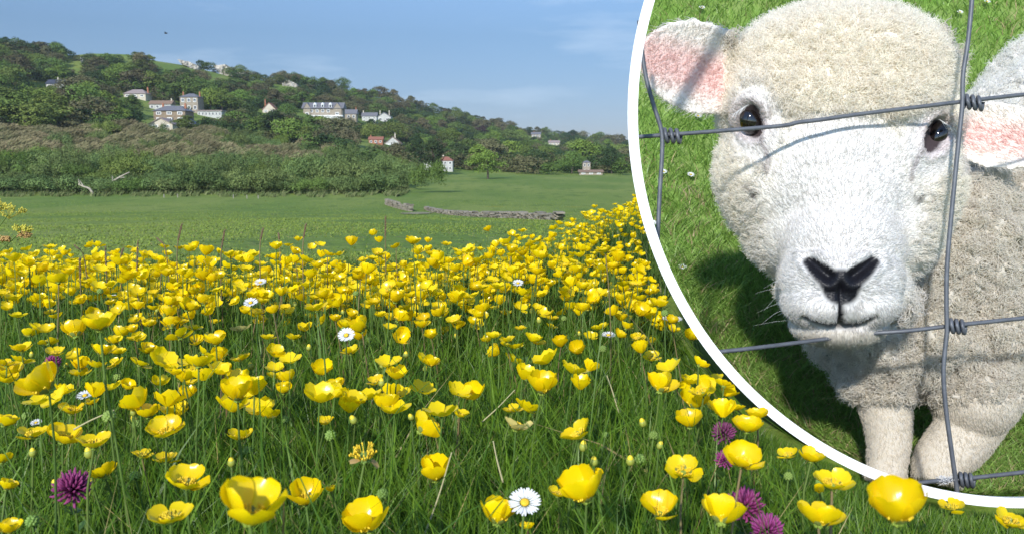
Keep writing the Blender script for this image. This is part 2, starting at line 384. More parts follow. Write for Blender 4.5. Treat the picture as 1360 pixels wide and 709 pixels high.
def house(px0, px1, py_top, py_base, label, wall='cream', roof='slate', kind='hip', roof_px=None, depth=0.8, wins=(2, 2), chim=(0.2,), yaw=0.0, Y=None, door=True, name="house", gables=(), dormers=0, balcony=False, keep=True):
    g = ground_at((px0 + px1) / 2, py_base); Yd = Y or g[1]
    sc = Yd / FPX / CP; w = (px1 - px0) * sc; H = (py_base - py_top) * sc; rh = (roof_px if roof_px is not None else (py_base - py_top) * .35) * sc; wh = H - rh
    base = P((px0 + px1) / 2, py_base, 1); base = np.array((0, 0, CZ)) + (base - (0, 0, CZ)) * (Yd / base[1])
    dp = w * depth
    if keep: KEEP.append((px0 - 2, py_top - 2, px1 + 2, py_base - .5 * (py_base - py_top), Yd))
    r = empty(name, (base[0], base[1] + dp / 2, base[2]), yaw, label, "house"); r['kind'] = 'thing'
    MB().box((0, 0, wh / 2 - 1.5), (w, dp, wh + 3)).build("wall", WALL[wall], r)
    e = w * 0.04 + .1; X0, X1, Y0, Y1 = -w / 2 - e, w / 2 + e, -dp / 2 - e, dp / 2 + e
    mb = MB(); t = -0.05
    if kind == 'hip':
        k = min(dp, w) * 0.5 * .92
        q = [(X0, Y0, wh + t), (X1, Y0, wh + t), (X1, Y1, wh + t), (X0, Y1, wh + t), (X0 + k, 0, wh + rh), (X1 - k, 0, wh + rh)]
        mb.add(q, [(0, 1, 5, 4), (1, 2, 5), (2, 3, 4, 5), (3, 0, 4), (3, 2, 1, 0)])
    elif kind == 'side':      # ridge runs across the view
        mb.add([(X0, Y0, wh + t), (X1, Y0, wh + t), (X1, Y1, wh + t), (X0, Y1, wh + t), (X0, 0, wh + rh), (X1, 0, wh + rh)], [(0, 1, 5, 4), (2, 3, 4, 5), (3, 2, 1, 0), (1, 2, 5), (3, 0, 4)])
    elif kind == 'front':     # gable towards us: wall triangle under an open pair of slopes
        th = .25
        mb.add([(X0, Y0, wh - .1), (0, Y0, wh + rh), (X1, Y0, wh - .1), (X0, Y1, wh - .1), (0, Y1, wh + rh), (X1, Y1, wh - .1),
                (X0, Y0, wh - .1 - th), (0, Y0, wh + rh - th * 1.2), (X1, Y0, wh - .1 - th), (X0, Y1, wh - .1 - th), (0, Y1, wh + rh - th * 1.2), (X1, Y1, wh - .1 - th)],
               [(0, 1, 4, 3), (1, 2, 5, 4), (6, 9, 10, 7), (7, 10, 11, 8), (0, 6, 7, 1), (1, 7, 8, 2), (3, 4, 10, 9), (4, 5, 11, 10), (0, 3, 9, 6), (2, 8, 11, 5)])
        MB().add([(-w / 2, -dp / 2 + .003, wh), (w / 2, -dp / 2 + .003, wh), (0, -dp / 2 + .003, wh + rh * .93), (-w / 2, dp / 2, wh), (w / 2, dp / 2, wh), (0, dp / 2, wh + rh * .93)],
                 [(0, 1, 2), (3, 5, 4), (0, 2, 5, 3), (1, 4, 5, 2)]).build("gable", WALL[wall], r)
    else:
        mb.box((0, 0, wh + rh / 2), (X1 - X0, Y1 - Y0, rh))
    ro = mb.build("roof", ROOF[roof], r)
    for c in chim:
        cw = max(w * .045, .45); MB().box((X0 + (X1 - X0) * c, 0, wh + rh * .75), (cw * 1.3, cw, rh * 1.3)).box((X0 + (X1 - X0) * c, 0, wh + rh * 1.45), (cw * .6, cw * .5, rh * .2)).build("chimney", WALL['brick' if wall != 'white' else 'cream'], ro)
    for gx, gw in gables:     # small cross gables on the front
        x = -w / 2 + w * gx; gw2 = w * gw / 2; gr = rh * .95
        MB().box((x, -dp / 2 - .3, wh / 2 - 1), (gw2 * 1.8, .6, wh + 2)).add([(x - gw2 * .9, -dp / 2 - .58, wh), (x + gw2 * .9, -dp / 2 - .58, wh), (x, -dp / 2 - .58, wh + gr * .9)], [(0, 1, 2)]).build("gable", WALL[wall], r)
        MB().add([(x - gw2 * 1.1, -dp / 2 - .8, wh - .1), (x, -dp / 2 - .8, wh + gr), (x + gw2 * 1.1, -dp / 2 - .8, wh - .1), (x - gw2 * 1.1, 0, wh - .1), (x, 0, wh + gr), (x + gw2 * 1.1, 0, wh - .1),
                  (x - gw2, -dp / 2 - .8, wh - .25), (x, -dp / 2 - .8, wh + gr - .35), (x + gw2, -dp / 2 - .8, wh - .25)], [(0, 1, 4, 3), (1, 2, 5, 4), (0, 6, 7, 1), (1, 7, 8, 2)]).build("gable_roof", ROOF[roof], ro)
        window(r, x, -dp / 2 - .63, wh * .55, gw2 * .8, wh * .22)
    for k in range(dormers):
        x = -w / 2 + w * (.3 + .4 * k / max(1, dormers - 1)); d = w * .035
        do = MB().box((x, -dp / 2 + .7, wh + rh * .38), (d * 2, 1.6, rh * .5)).add([(x - d * 1.3, -dp / 2 - .25, wh + rh * .6), (x + d * 1.3, -dp / 2 - .25, wh + rh * .6), (x, -dp / 2 - .25, wh + rh * .95), (x - d * 1.3, 2, wh + rh * .6), (x + d * 1.3, 2, wh + rh * .6), (x, 2, wh + rh * .95)],
            [(0, 1, 2), (0, 2, 5, 3), (1, 4, 5, 2)]).build("dormer", FRAMEW, ro)
        MB().box((x, -dp / 2 - .12, wh + rh * .38), (d * 1.3, .05, rh * .36)).build("pane", GLASS, ro)
    if balcony: MB().box((0, -dp / 2 - 1.3, wh * .36), (w * 1.06, 2.0, wh * .10)).box((0, -dp / 2 - 1.3, wh * .14), (w * .9, 1.6, wh * .28)).build("balcony", FRAMEW, r)
    nx, nz = wins
    for i in range(nx):
        for j in range(nz):
            x = -w / 2 + w * (i + .5) / nx
            if any(abs(x - (-w / 2 + w * gx)) < w * gw * .5 for gx, gw in gables): continue
            window(r, x, -dp / 2 - .05, wh * (j + .58) / nz, min(w / nx * .5, 2.2), wh / nz * .5)
    if door: MB().box((w * .08, -dp / 2 - .04, min(1.05, wh * .2)), (min(1.1, w * .1), .1, min(2.1, wh * .4))).build("door", ROOF['dark'], r)
    return r
house(240, 263, 125, 149, "square stone tower house with grey hipped roof and two chimneys", 'stone', 'slate', 'hip', 5, .9, (3, 2), (.08, .92))
house(205, 246, 141, 163, "broad brown stone villa with grey hipped roof below the tower house", 'brown', 'slate', 'hip', 7, .7, (3, 2), (.2, .85))
house(199, 229, 157, 172, "pale gabled cottage in front of the brown stone villa", 'cream', 'pink', 'front', 8, .8, (2, 1), ())
house(234, 257, 157, 171, "white gabled cottage with dark slate roof by the villa", 'white', 'dark', 'front', 8, .8, (2, 1), (), keep=False)
house(165, 193, 119, 131, "cream house with pale tiled hip roof and tall chimney among trees", 'cream', 'pink', 'hip', 6, .7, (3, 1), (.93,))
house(199, 227, 134, 147, "long low white house with brown roof left of the tower house", 'white', 'brown', 'side', 5, .5, (4, 1), (.9,))
house(263, 294, 147, 156, "long white flat-roofed building right of the tower house", 'white', 'pink', 'flat', 1.2, .5, (7, 1), (), door=False)
house(62, 85, 106, 119, "white house with dark slate roof high among the left trees", 'white', 'dark', 'side', 6, .7, (3, 1), (.5,))
house(-6, 6, 103, 112, "cream cottage with pale roof at the hill's far left end", 'cream', 'pink', 'side', 4, .7, (2, 1), (.7,), keep=False)
house(22, 33, 102, 110, "small cream cottage with pink roof among the left hill trees", 'cream', 'pink', 'side', 4, .7, (2, 1), (), keep=False)
house(404, 454, 137, 160, "large stone hotel with two gables, dormers and a white balcony", 'stone', 'slate', 'side', 8, .35, (7, 2), (), gables=((.1, .2), (.88, .22)), dormers=3, balcony=True, name="hotel")
house(453, 473, 146, 160, "stone wing with slate roof joined beside the large hotel", 'stone', 'slate', 'side', 6, .6, (3, 1), (.9,))
house(481, 500, 150, 163, "pale blue-white house with slate roof right of the hotel", 'white', 'slate', 'side', 5, .6, (3, 2), (.1,))
house(501, 519, 150, 163, "white cottage with two chimneys, last along the hotel row", 'white', 'slate', 'front', 6, .8, (2, 1), (.2, .8))
house(490, 508, 182, 192, "orange brick house with orange roof above the small green field", 'brick', 'red', 'side', 4, .6, (3, 1), (.15,))
house(511, 532, 182, 194, "steep brown-roofed chalet beside the orange brick house", 'white', 'brown', 'front', 9, .7, (2, 1), (.6,))
house(349, 366, 137, 151, "red-roofed gabled house half hidden in the hillside wood", 'cream', 'red', 'front', 9, .8, (2, 1), (.15,))
house(582, 601, 209, 228, "white house with red hipped roof at the edge of the field", 'white', 'red', 'hip', 5, .8, (3, 2), (.35,))
house(563, 573, 212, 228, "narrow white house half behind a tree at the field edge", 'white', 'red', 'side', 3, .9, (2, 2), ())
house(774, 784, 214, 232, "small stone church tower at the far end of the field", 'stone', 'slate', 'hip', 2.5, 1.0, (2, 2), (), name="church_tower")
house(770, 800, 226, 233, "low stone barn with brown roof beside the church tower", 'stone', 'brown', 'side', 3, .5, (3, 1), (), door=False)
house(706, 718, 176, 184, "stone house far off on the wooded right slope", 'stone', 'slate', 'side', 3, .7, (3, 1), (.3,))
house(729, 743, 187, 193, "pink-roofed house far off below the stone house", 'cream', 'pink', 'side', 3, .6, (3, 1), (.2,))

# chalk cliffs breaking through the wood
def cliff(pts, label):
    cx = np.mean([p[0] for p in pts]); cy = np.max([p[1] for p in pts]); g = ground_at(cx, cy + 2); Yd = g[1] - 6
    V = []; F = []; n = 26; m = 12; pts = np.array(pts, float); top = pts[:len(pts) // 2]; bot = pts[len(pts) // 2:][::-1]
    for i in range(n):
        u = i / (n - 1); a = np.array([np.interp(u, np.linspace(0, 1, len(top)), top[:, k]) for k in (0, 1)]); b = np.array([np.interp(u, np.linspace(0, 1, len(bot)), bot[:, k]) for k in (0, 1)])
        for j in range(m):
            v = j / (m - 1); q = a * (1 - v) + b * v; dd = Yd + 9 * (1 - v) ** 1.3 + 3.2 * mnoise.noise(Vector((i * .33, j * .28, cx))) + 1.6 * mnoise.noise(Vector((i * .9, j * .6, cx + 9)))
            V.append(np.array((0, 0, CZ)) + DIR(q[0] + random.uniform(-.3, .3), q[1] + random.uniform(-.3, .3)) * (dd / CP))
    F = [(i * m + j, i * m + j + 1, (i + 1) * m + j + 1, (i + 1) * m + j) for i in range(n - 1) for j in range(m - 1)]
    nb = len(V); V += [v + np.array((0, 14, -3)) for v in V]        # a solid face of rock, 14 m deep
    F += [tuple(nb + k for k in f[::-1]) for f in F]
    rim = [i * m for i in range(n)] + [(n - 1) * m + j for j in range(1, m)] + [i * m + m - 1 for i in range(n - 2, -1, -1)] + [j for j in range(m - 2, 0, -1)]
    F += [(a, b, nb + b, nb + a) for a, b in zip(rim, rim[1:] + rim[:1])]
    mb = MB(); mb.add(V, F); o = mb.build("chalk_cliff", CHALK); tag(o, label, "cliff")
    KEEP.append((pts[:, 0].min(), pts[:, 1].min() - 2, pts[:, 0].max(), pts[:, 1].max() - 3, Yd))
cliff([(283, 87), (300, 86), (312, 93), (327, 95), (324, 101), (310, 101), (298, 104), (290, 97)], "pale chalk cliff breaking the ridge, the largest one")
cliff([(374, 107), (382, 106), (389, 109), (396, 113), (395, 117), (388, 116), (381, 117), (375, 114)], "small chalk cliff among trees right of the largest cliff")
cliff([(236, 79), (246, 81), (256, 84), (264, 88), (262, 93), (254, 92), (248, 88), (240, 85)], "thin chalk scar under the bare grassy ridge")
cliff([(106, 77), (109, 76), (112, 80), (113, 84), (114, 90), (111, 91), (109, 86), (107, 82)], "narrow chalk scar among the leftmost hill trees")

# ------------------------------------------------------------------ the hillside wood, tree by tree
def scrub_top(px): return np.interp(px, [0, 150, 230, 300, 400, 480, 540, 562], [170, 164, 174, 168, 184, 203, 222, 240])
placed = []
def clear(px, py, hpx, wpx, Yd):
    for x0, y0, x1, y1, d in KEEP:
        if Yd < d + 14 and px + wpx * .5 > x0 and px - wpx * .5 < x1 and py > y0 and py - hpx < y1: return False
    return True
LBL = {'mid': "mid green rounded tree in the hillside wood", 'bright': "bright spring-green tree in the hillside wood", 'dark': "dark green tree in the hillside wood", 'olive': "olive-brown tree in the hillside wood", 'copper': "dark copper-leaved tree standing out in the right-hand wood"}
def special(px, py, hpx, kind, v, label, wide=1.0):
    g = ground_at(px, py); h = hpx * g[1] / FPX
    tree("tree", g, h, kind, v, label, wide=wide); placed.append((px, py, hpx))
special(647, 238, 40, 'bright', 4, "broad bright green tree at the field edge, right of the white house", 1.25)
special(576, 231, 46, 'dark', 3, "dark tall tree standing between the two white houses at the field", 1.05)
special(640, 183, 15, 'copper', 2, "dark copper-leaved tree standing out in the right-hand wood", 1.5)
special(812, 231, 34, 'dark', 0, "dark green tree at the field's far end beside the white hoop")
special(8, 72, 22, 'dark', 1, "dark tree topmost at the left end of the ridge", 1.2)
special(45, 163, 44, 'bright', 2, "broad bright green tree above the windswept scrub at far left", 1.35)
special(110, 164, 50, 'mid', 6, "spreading tree above the scrub, left of the cottages", 1.25)
special(160, 108, 22, 'bright', 0, "pale spring-green tree above the tiled cream house", 1.2)
special(140, 160, 38, 'bright', 3, "yellow-green tree left of the cream house with tall chimney", 1.2)
special(555, 222, 42, 'dark', 5, "tall dark pine-like tree just left of the narrow white house", 1.0)
special(600, 200, 30, 'bright', 1, "light green tree right above the white house with red roof", 1.2)
special(760, 231, 30, 'mid', 6, "wide green tree just left of the church tower", 1.3)
tries = 0
r2 = np.random.default_rng(21)
while len(placed) < 288 and tries < 9000:
    tries += 1
    px = r2.uniform(-60, 880); q = r2.uniform(0.03, 1.0) ** .9
    db, yb, D, yr = [float(v) for v in hill_par(px)]; s = q ** (1 / .85); Yd = db + s * (D - db); py = yb + (yr - yb) * q
    if px < 562 and py > scrub_top(px) + 12: continue
    if 455 < px < 500 and 188 < py < 205: continue          # a small open field
    h = (r2.uniform(8.5, 14.5) if q < .8 else r2.uniform(7.5, 10)) * (1 + .25 * (Yd > 700)); hpx = h * FPX / Yd; wpx = hpx * 1.25
    if 100 < px < 268 and py - hpx < yr - 5: continue       # the bare grassy ridge
    if not clear(px, py, hpx, wpx, Yd): continue
    md = 13 if hpx > 22 else 10
    if any((px - a) ** 2 + ((py - b) * 1.5) ** 2 < md * md for a, b, c in placed): continue
    x = (px - CX) / FPX * Yd * CP; z = float(G(x, Yd))
    u = r2.random(); far = q > .72
    kind = ('olive' if u < .45 else 'mid' if u < .80 else 'dark' if u < .95 else 'bright') if far else ('mid' if u < .38 else 'bright' if u < .58 else 'dark' if u < .80 else 'olive')
    tree("tree", (x, Yd, z - .4), h, kind, int(r2.integers(0, 7)), LBL[kind], "trees of the hillside wood", r2.uniform(1.25, 1.75)); placed.append((px, py, hpx))
def wood_fill():
    Vs = []; Fs = []; Cs = []; n0 = 0; cnt = 0; k = 0
    pal = np.array([(0.058, 0.092, 0.025), (0.088, 0.092, 0.038), (0.034, 0.062, 0.020), (0.085, 0.135, 0.030), (0.100, 0.098, 0.044)])
    while cnt < 2100 and k < 30000:
        k += 1
        px = r2.uniform(-90, 900); q = r2.uniform(0.0, 1.02) ** .8; db, yb, D, yr = [float(v) for v in hill_par(px)]; Yd = db + q ** (1 / .85) * (D - db); py = yb + (yr - yb) * q
        if px < 562 and py > scrub_top(px) + 14: continue
        if 105 < px < 262 and q > 0.955: continue
        if 455 < px < 500 and 188 < py < 205: continue
        h = r2.uniform(4.5, 9.5); hpx = h * FPX / Yd
        if 100 < px < 268 and py - hpx < yr: continue
        if not clear(px, py, hpx, hpx * 1.3, Yd): continue
        V, F = CROWN[int(r2.integers(0, 7))]; sub = np.arange(int(r2.integers(0, 4)), len(F), 4); 
        V = V.reshape(-1, 4, 3)[sub]; c = V.mean(1, keepdims=True); V = (c + (V - c) * 1.55).reshape(-1, 3)
        x = (px - CX) / FPX * Yd * CP; a = r2.uniform(0, 6.28); ca, sa = math.cos(a), math.sin(a); wd = r2.uniform(1.3, 1.8)
        V = np.stack([(V[:, 0] * ca - V[:, 1] * sa) * h * wd + x, (V[:, 0] * sa + V[:, 1] * ca) * h * wd + Yd, V[:, 2] * h + float(G(x, Yd)) - h * .18], -1)
        Vs.append(V); Fs.append(np.arange(len(V)).reshape(-1, 4) + n0); n0 += len(V); cnt += 1
        Cs.append(np.broadcast_to(pal[int(r2.integers(0, 5))] * r2.uniform(.9, 1.45), (len(V), 3)))
    m = mat("wood_leaf", (.06, .1, .03), rough=.85, spec=.1, attr=True)
    tag(mesh_np("woodland", np.vstack(Vs), np.vstack(Fs), m, col=np.vstack(Cs), smooth=False), "massed trees and undergrowth filling the hillside wood", "wood", kind='stuff')
wood_fill()

# ------------------------------------------------------------------ scrub belt: windswept bushes and leafy bushes, each its own
def swept_arrays(seed, n=1500):
    r = np.random.default_rng(seed); a = r.uniform(0, 6.28, n); rad = np.sqrt(r.random(n)); x = rad * np.cos(a); y = rad * np.sin(a)
    top = np.sqrt(np.maximum(0, 1 - rad ** 2 * .92)) * .62; z = top * r.uniform(.55, 1.05, n) + .05
    x = x + z * .75
    d = np.stack([np.full(n, .85) + r.normal(0, .25, n), r.normal(0, .3, n), np.full(n, .42) + r.normal(0, .22, n)], -1); d /= np.linalg.norm(d, axis=1, keepdims=True)
    s = np.cross(d, r.normal(size=(n, 3))); s /= np.linalg.norm(s, axis=1, keepdims=True); l = r.uniform(.05, .17, n)[:, None]; w = r.uniform(.006, .020, n)[:, None]
    p = np.stack([x, y, z], -1)
    V = np.stack([p - d * l - s * w * .5, p - s * w, p + d * l, p + s * w], 1).reshape(-1, 3)
    return V, np.arange(4 * n).reshape(-1, 4)
def bush_arrays(seed, n=3400):
    r = np.random.default_rng(seed); cs = []; rs = []
    for k in range(26):
        a = r.uniform(0, 6.28); rd = math.sqrt(r.random()) * .8; cs.append((rd * math.cos(a), rd * math.sin(a), .15 + .5 * math.sqrt(max(0, 1 - rd * rd)) * r.uniform(.3, 1))); rs.append(r.uniform(.16, .3))
    return leafball(np.array(cs), np.array(rs), n, .026, r, up=.35)
SCRUB_ME = {}
def scrub_me(kind, matn, v):
    k = (kind, matn, v)
    if k not in SCRUB_ME:
        o = mesh_np("bush", *(swept_arrays(300 + v) if kind == 'swept' else bush_arrays(400 + v)), FOL[matn], smooth=False); SCRUB_ME[k] = o.data; bpy.data.objects.remove(o)
    return SCRUB_ME[k]
def bush(px, py, wm, hm, kind, matn, v, label, group, zoff=-.25):
    g = ground_at(px, py)
    o = put(bpy.data.objects.new("windswept_bush" if kind == 'swept' else "bush", scrub_me(kind, matn, v))); o.location = (g[0], g[1], g[2] + zoff); o.scale = (wm / 2, wm / 2, hm)
    o.rotation_euler = (0, 0, random.uniform(-.25, .25) if kind == 'swept' else random.uniform(0, 6.28))
    return tag(o, label, "bush", group)
r3 = np.random.default_rng(5); pl = []; t = 0
while len(pl) < 190 and t < 9000:
    t += 1; px = r3.uniform(-40, 575); lo = scrub_top(px) + 12; hi = 258.0
    if lo >= hi: continue
    py = r3.uniform(lo, hi)
    if any(((px - a) / 20) ** 2 + ((py - b) / 8) ** 2 < 1 for a, b in pl): continue
    pl.append((px, py))
    u = (py - lo) / (hi - lo); green = u > .60 or px > 440 or (280 < px < 400 and u < .3) or r3.random() < .16
    hm = r3.uniform(5.4, 8.0) if u < .85 else r3.uniform(3.0, 4.2)
    if green: bush(px, py, r3.uniform(7, 11), hm, 'leafy', 'bush' if r3.random() < .7 else ('bright' if r3.random() < .3 else 'mid'), int(r3.integers(0, 4)), "leafy green bush in the scrub belt above the pasture", "green bushes of the scrub belt")
    else: bush(px, py, r3.uniform(9, 14), hm, 'swept', 'swept', int(r3.integers(0, 4)), "grey-brown bush combed over to the right by wind", "windswept bushes of the scrub belt")
for px, py, hp, wm in [(560, 250, 22, 7), (538, 256, 42, 9), (508, 259, 52, 10), (474, 259, 56, 11), (438, 260, 54, 10), (402, 259, 52, 10), (366, 260, 50, 10), (330, 260, 50, 9), (296, 260, 48, 10), (262, 259, 46, 9), (226, 259, 40, 9), (190, 258, 34, 8), (30, 246, 34, 9), (500, 245, 48, 10), (455, 246, 52, 11), (415, 246, 50, 11)]:
    py0 = py; py = py - random.uniform(0, 9); hp *= random.uniform(.72, 1.22); px += random.uniform(-9, 9)
    bush(px, py, wm, hp * ground_at(px, py)[1] / FPX, 'leafy', 'bush', int(r3.integers(0, 4)), "tall leafy green bush in the scrub's front row" if py0 > 250 else "tall leafy green bush just behind the scrub's front row", "tall green bushes at the front of the scrub")
def scrub_floor():
    n = 40000; px = r3.uniform(-80, 540, n); lo = scrub_top(px) + 14; py = lo + (260.5 + 2.5 * np.sin(px * .11) + 1.6 * np.sin(px * .37 + 1) - lo) * r3.random(n); ok = lo < 256
    pts = []
    cols = {}
    px, py = px[ok], py[ok]; db, yb, D, yr = hill_par(px); q = np.clip((yb - py) / (yb - yr), 0, 1); Y = db + q ** (1 / .85) * (D - db); X = (px - CX) / FPX * Y * CP; Z = G(X, Y); n = len(X)
    V, F, C = blades(X, Y, Z - .1, r3.uniform(.4, 1.1, n), r3.uniform(.15, .4, n), r3.uniform(.2, .9, n), r3.uniform(-.4, .4, n), r3.uniform(-.8, .8, n), gcol(n, (.065, .10, .028), (.14, .155, .065), r3), nseg=2)
    tag(mesh_np("undergrowth", V, F, FIELD_MAT, col=C), "tangled undergrowth between the bushes of the scrub belt", "undergrowth", kind='stuff')
scrub_floor()

# bleached branches lying at the edge of the scrub
DEAD = mat("bleached_wood", (0.42, 0.37, 0.29), rough=.9, c2=(0.30, 0.26, 0.20), scale=2)
def dead_branch(pts, label, r0=.22, extra=()):
    g = ground_at(pts[0][0], max(p[1] for p in pts) + 1); Yd = g[1]
    W = lambda q: np.array((0, 0, CZ)) + DIR(*q) * (Yd / DIR(*q)[1])
    mb = MB(); c = spline([W(q) for q in pts], 14); mb.tube(c, np.linspace(r0, r0 * .4, len(c)), 7)
    for e in extra:
        c = spline([W(q) for q in e], 8); mb.tube(c, np.linspace(r0 * .5, r0 * .2, len(c)), 6)
    tag(mb.build("fallen_branch", DEAD, smooth=True), label, "branch")
dead_branch([(124, 259), (119, 251), (111, 248), (104, 245)], "bleached forked branch curving down onto the pasture edge", .22, [[(106, 246), (104, 238)], [(111, 248), (106, 240)]])
dead_branch([(72, 243), (64, 238), (55, 232)], "grey bare branch lying leftmost in the scrub edge", .16, [[(66, 239), (60, 240)]])
dead_branch([(140, 251), (148, 243), (158, 236), (172, 229)], "bleached trunk leaning right under a pale bush", .24, [[(150, 242), (149, 234)], [(158, 236), (166, 236)]])
bush(165, 246, 6, 2.2, 'swept', 'swept', 1, "pale windswept bush on the bleached trunk at the pasture edge", None)
bush(78, 247, 5, 2.0, 'swept', 'swept', 2, "brown windswept bush over the grey bare branch", None)

# dry stone walls, the sandy gap between them, and posts at the hedge foot
STONE = mat("dry_stone", (0.29, 0.255, 0.195), rough=.95, rand=.0, c2=(0.19, 0.165, 0.12), scale=1.1)
def stone_wall(a, b, h, label, n):
    mb = MB(); A, B = ground_at(*a), ground_at(*b); L = np.linalg.norm(B - A); rz = math.atan2(B[1] - A[1], B[0] - A[0])
    for row in range(5):
        k = 0.0
        while k < L:
            w = random.uniform(.28, .75); top = h * (1 + .22 * math.sin(k * .35) + .12 * math.sin(k * 1.3 + 1)) ; zz = (row + .5) * h / 5
            if zz < top and not (row > 2 and random.random() < .16):
                q = A + (B - A) * ((k + w / 2) / L); z = float(G(q[0], q[1]))
                mb.box((q[0] + random.uniform(-.08, .08), q[1] + random.uniform(-.1, .1), z + zz), (w * .96, .45, h / 5 * 1.02), rz + random.uniform(-.12, .12), .22)
            k += w
    tag(mb.build("stone_wall", STONE), label, "stone wall")
stone_wall((566, 279), (742, 293), .40, "long dry stone wall crossing the green field", 5)
stone_wall((513, 272), (546, 281), .75, "short broken end of dry stone wall at the scrub's edge", 5)
def sandy_gap():
    V = []; c = ground_at(553, 284)
    for k in range(24):
        a = k * math.tau / 24; x = c[0] + 1.5 * math.cos(a) * random.uniform(.8, 1.15); y = c[1] + 5 * math.sin(a) * random.uniform(.8, 1.15); V.append((x, y, float(G(x, y)) + .05))
    mb = MB(); mb.add(V, [tuple(range(24))]); tag(mb.build("path", mat("sandy_earth", (.30, .26, .16), c2=(.16, .17, .07), scale=.8, rough=1)), "worn sandy patch at the gap in the stone wall", kind='structure')
sandy_gap()
POSTM = mat("weathered_post", (.27, .25, .21), rough=.9)
for k, (px, py) in enumerate([(218, 263), (236, 263), (310, 264), (328, 264), (343, 264)]):
    g = ground_at(px, py); h = random.uniform(.4, .6)
    o = MB().box((0, 0, h / 2), (.12, .12, h), random.uniform(0, .5)).add([(-.065, -.065, h), (.065, -.065, h), (.065, .065, h), (-.065, .065, h), (0, 0, h + .06)], [(0, 1, 4), (1, 2, 4), (2, 3, 4), (3, 0, 4)]).build("fence_post", POSTM)
    o.location = tuple(g); tag(o, "small pale post at the foot of the scrub belt", "post", "posts along the foot of the scrub belt")
# a far bird
c = P(220, 45, 60.0)
BIRD = mat("bird_dark", (.05, .05, .055), rough=.7)
mb = MB(); mb.tube([(-.12, 0, 0), (-.04, 0, .01), (.06, 0, .01), (.13, 0, .02), (.16, 0, .02)], [.008, .035, .04, .022, .006], 8)
bd = mb.build("bird", BIRD, smooth=True); bd.location = tuple(c)
for s in (-1, 1): MB().add([(.06, 0, .02), (-.05, 0, .02), (-.02, s * .16, .10), (.05, s * .16, .11), (-.05, s * .34, .05)], [(0, 1, 2, 3), (3, 2, 4)]).build("wing", BIRD, bd)
tag(bd, "tiny dark bird flying high above the ridge", "bird")

# ------------------------------------------------------------------ the air: far slopes fade a little to blue
def haze():
    mb = MB(); mb.box((0, 0, 80), (7700, 7700, 214)); m = bpy.data.materials.new("haze"); m.use_nodes = True; nt = m.node_tree; nt.nodes.remove(nt.nodes["Principled BSDF"])
    v = nt.nodes.new("ShaderNodeVolumePrincipled"); v.inputs['Color'].default_value = (.80, .87, .96, 1); v.inputs['Density'].default_value = 0.00011; v.inputs['Anisotropy'].default_value = 0.1
    nt.links.new(v.outputs[0], nt.nodes["Material Output"].inputs['Volume']); o = mb.build("haze", m); tag(o, "thin blue haze over the far slopes", kind='stuff')
haze()
# ================================================================== the meadow: buttercups, daisies, clover, grass
def petal_mat(name, c, tr):
    m = mat(name, c, rough=0.24, spec=0.55, trans=tr, rand=0.10); nt = m.node_tree; b = nt.nodes["Principled BSDF"]      # fine veins along each petal
    t = nt.nodes.new("ShaderNodeTexCoord"); mp_ = nt.nodes.new("ShaderNodeMapping"); mp_.inputs['Scale'].default_value = (120, 1500, 200); no = nt.nodes.new("ShaderNodeTexNoise"); no.inputs['Scale'].default_value = 1.0; no.inputs['Detail'].default_value = 3
    bp = nt.nodes.new("ShaderNodeBump"); bp.inputs['Strength'].default_value = .25; bp.inputs['Distance'].default_value = .0004
    nt.links.new(t.outputs['Object'], mp_.inputs[0]); nt.links.new(mp_.outputs[0], no.inputs['Vector']); nt.links.new(no.outputs[0], bp.inputs['Height']); nt.links.new(bp.outputs[0], b.inputs['Normal']); return m
PETAL = petal_mat("buttercup_petal", (0.95, 0.70, 0.004), 0.42)
PALE = petal_mat("faded_petal", (0.80, 0.66, 0.22), 0.35)
STAMEN = mat("stamen", (0.88, 0.62, 0.03), rough=.6, rand=.1)
STEM = mat("flower_stem", (0.105, 0.17, 0.035), rough=.55, spec=.3, rand=.25, trans=.15)
STEMB = mat("flower_stem_brown", (0.16, 0.12, 0.05), rough=.6, rand=.25)
SEPAL = mat("sepal", (0.20, 0.24, 0.05), rough=.6)
PISTIL = mat("pistil", (0.22, 0.30, 0.04), rough=.6)
SEED = mat("seed_head_green", (0.17, 0.26, 0.05), rough=.6, rand=.15)
WHITE = mat("daisy_ray", (0.80, 0.80, 0.80), rough=.6, trans=.2)
DISC = mat("daisy_disc", (0.75, 0.46, 0.02), rough=.7, bump=.6, bscale=900)
CLOVER = mat("clover_floret", (0.34, 0.055, 0.21), rough=.6, c2=(.24, .035, .15), scale=120, rand=.15, trans=.2)
CLOVERD = mat("clover_floret_dark", (0.16, 0.045, 0.11), rough=.6, c2=(.24, .05, .16), scale=120, trans=.15)
LEAF = mat("clover_leaf", (0.055, 0.125, 0.028), rough=.5, spec=.35, trans=.25, attr=True)

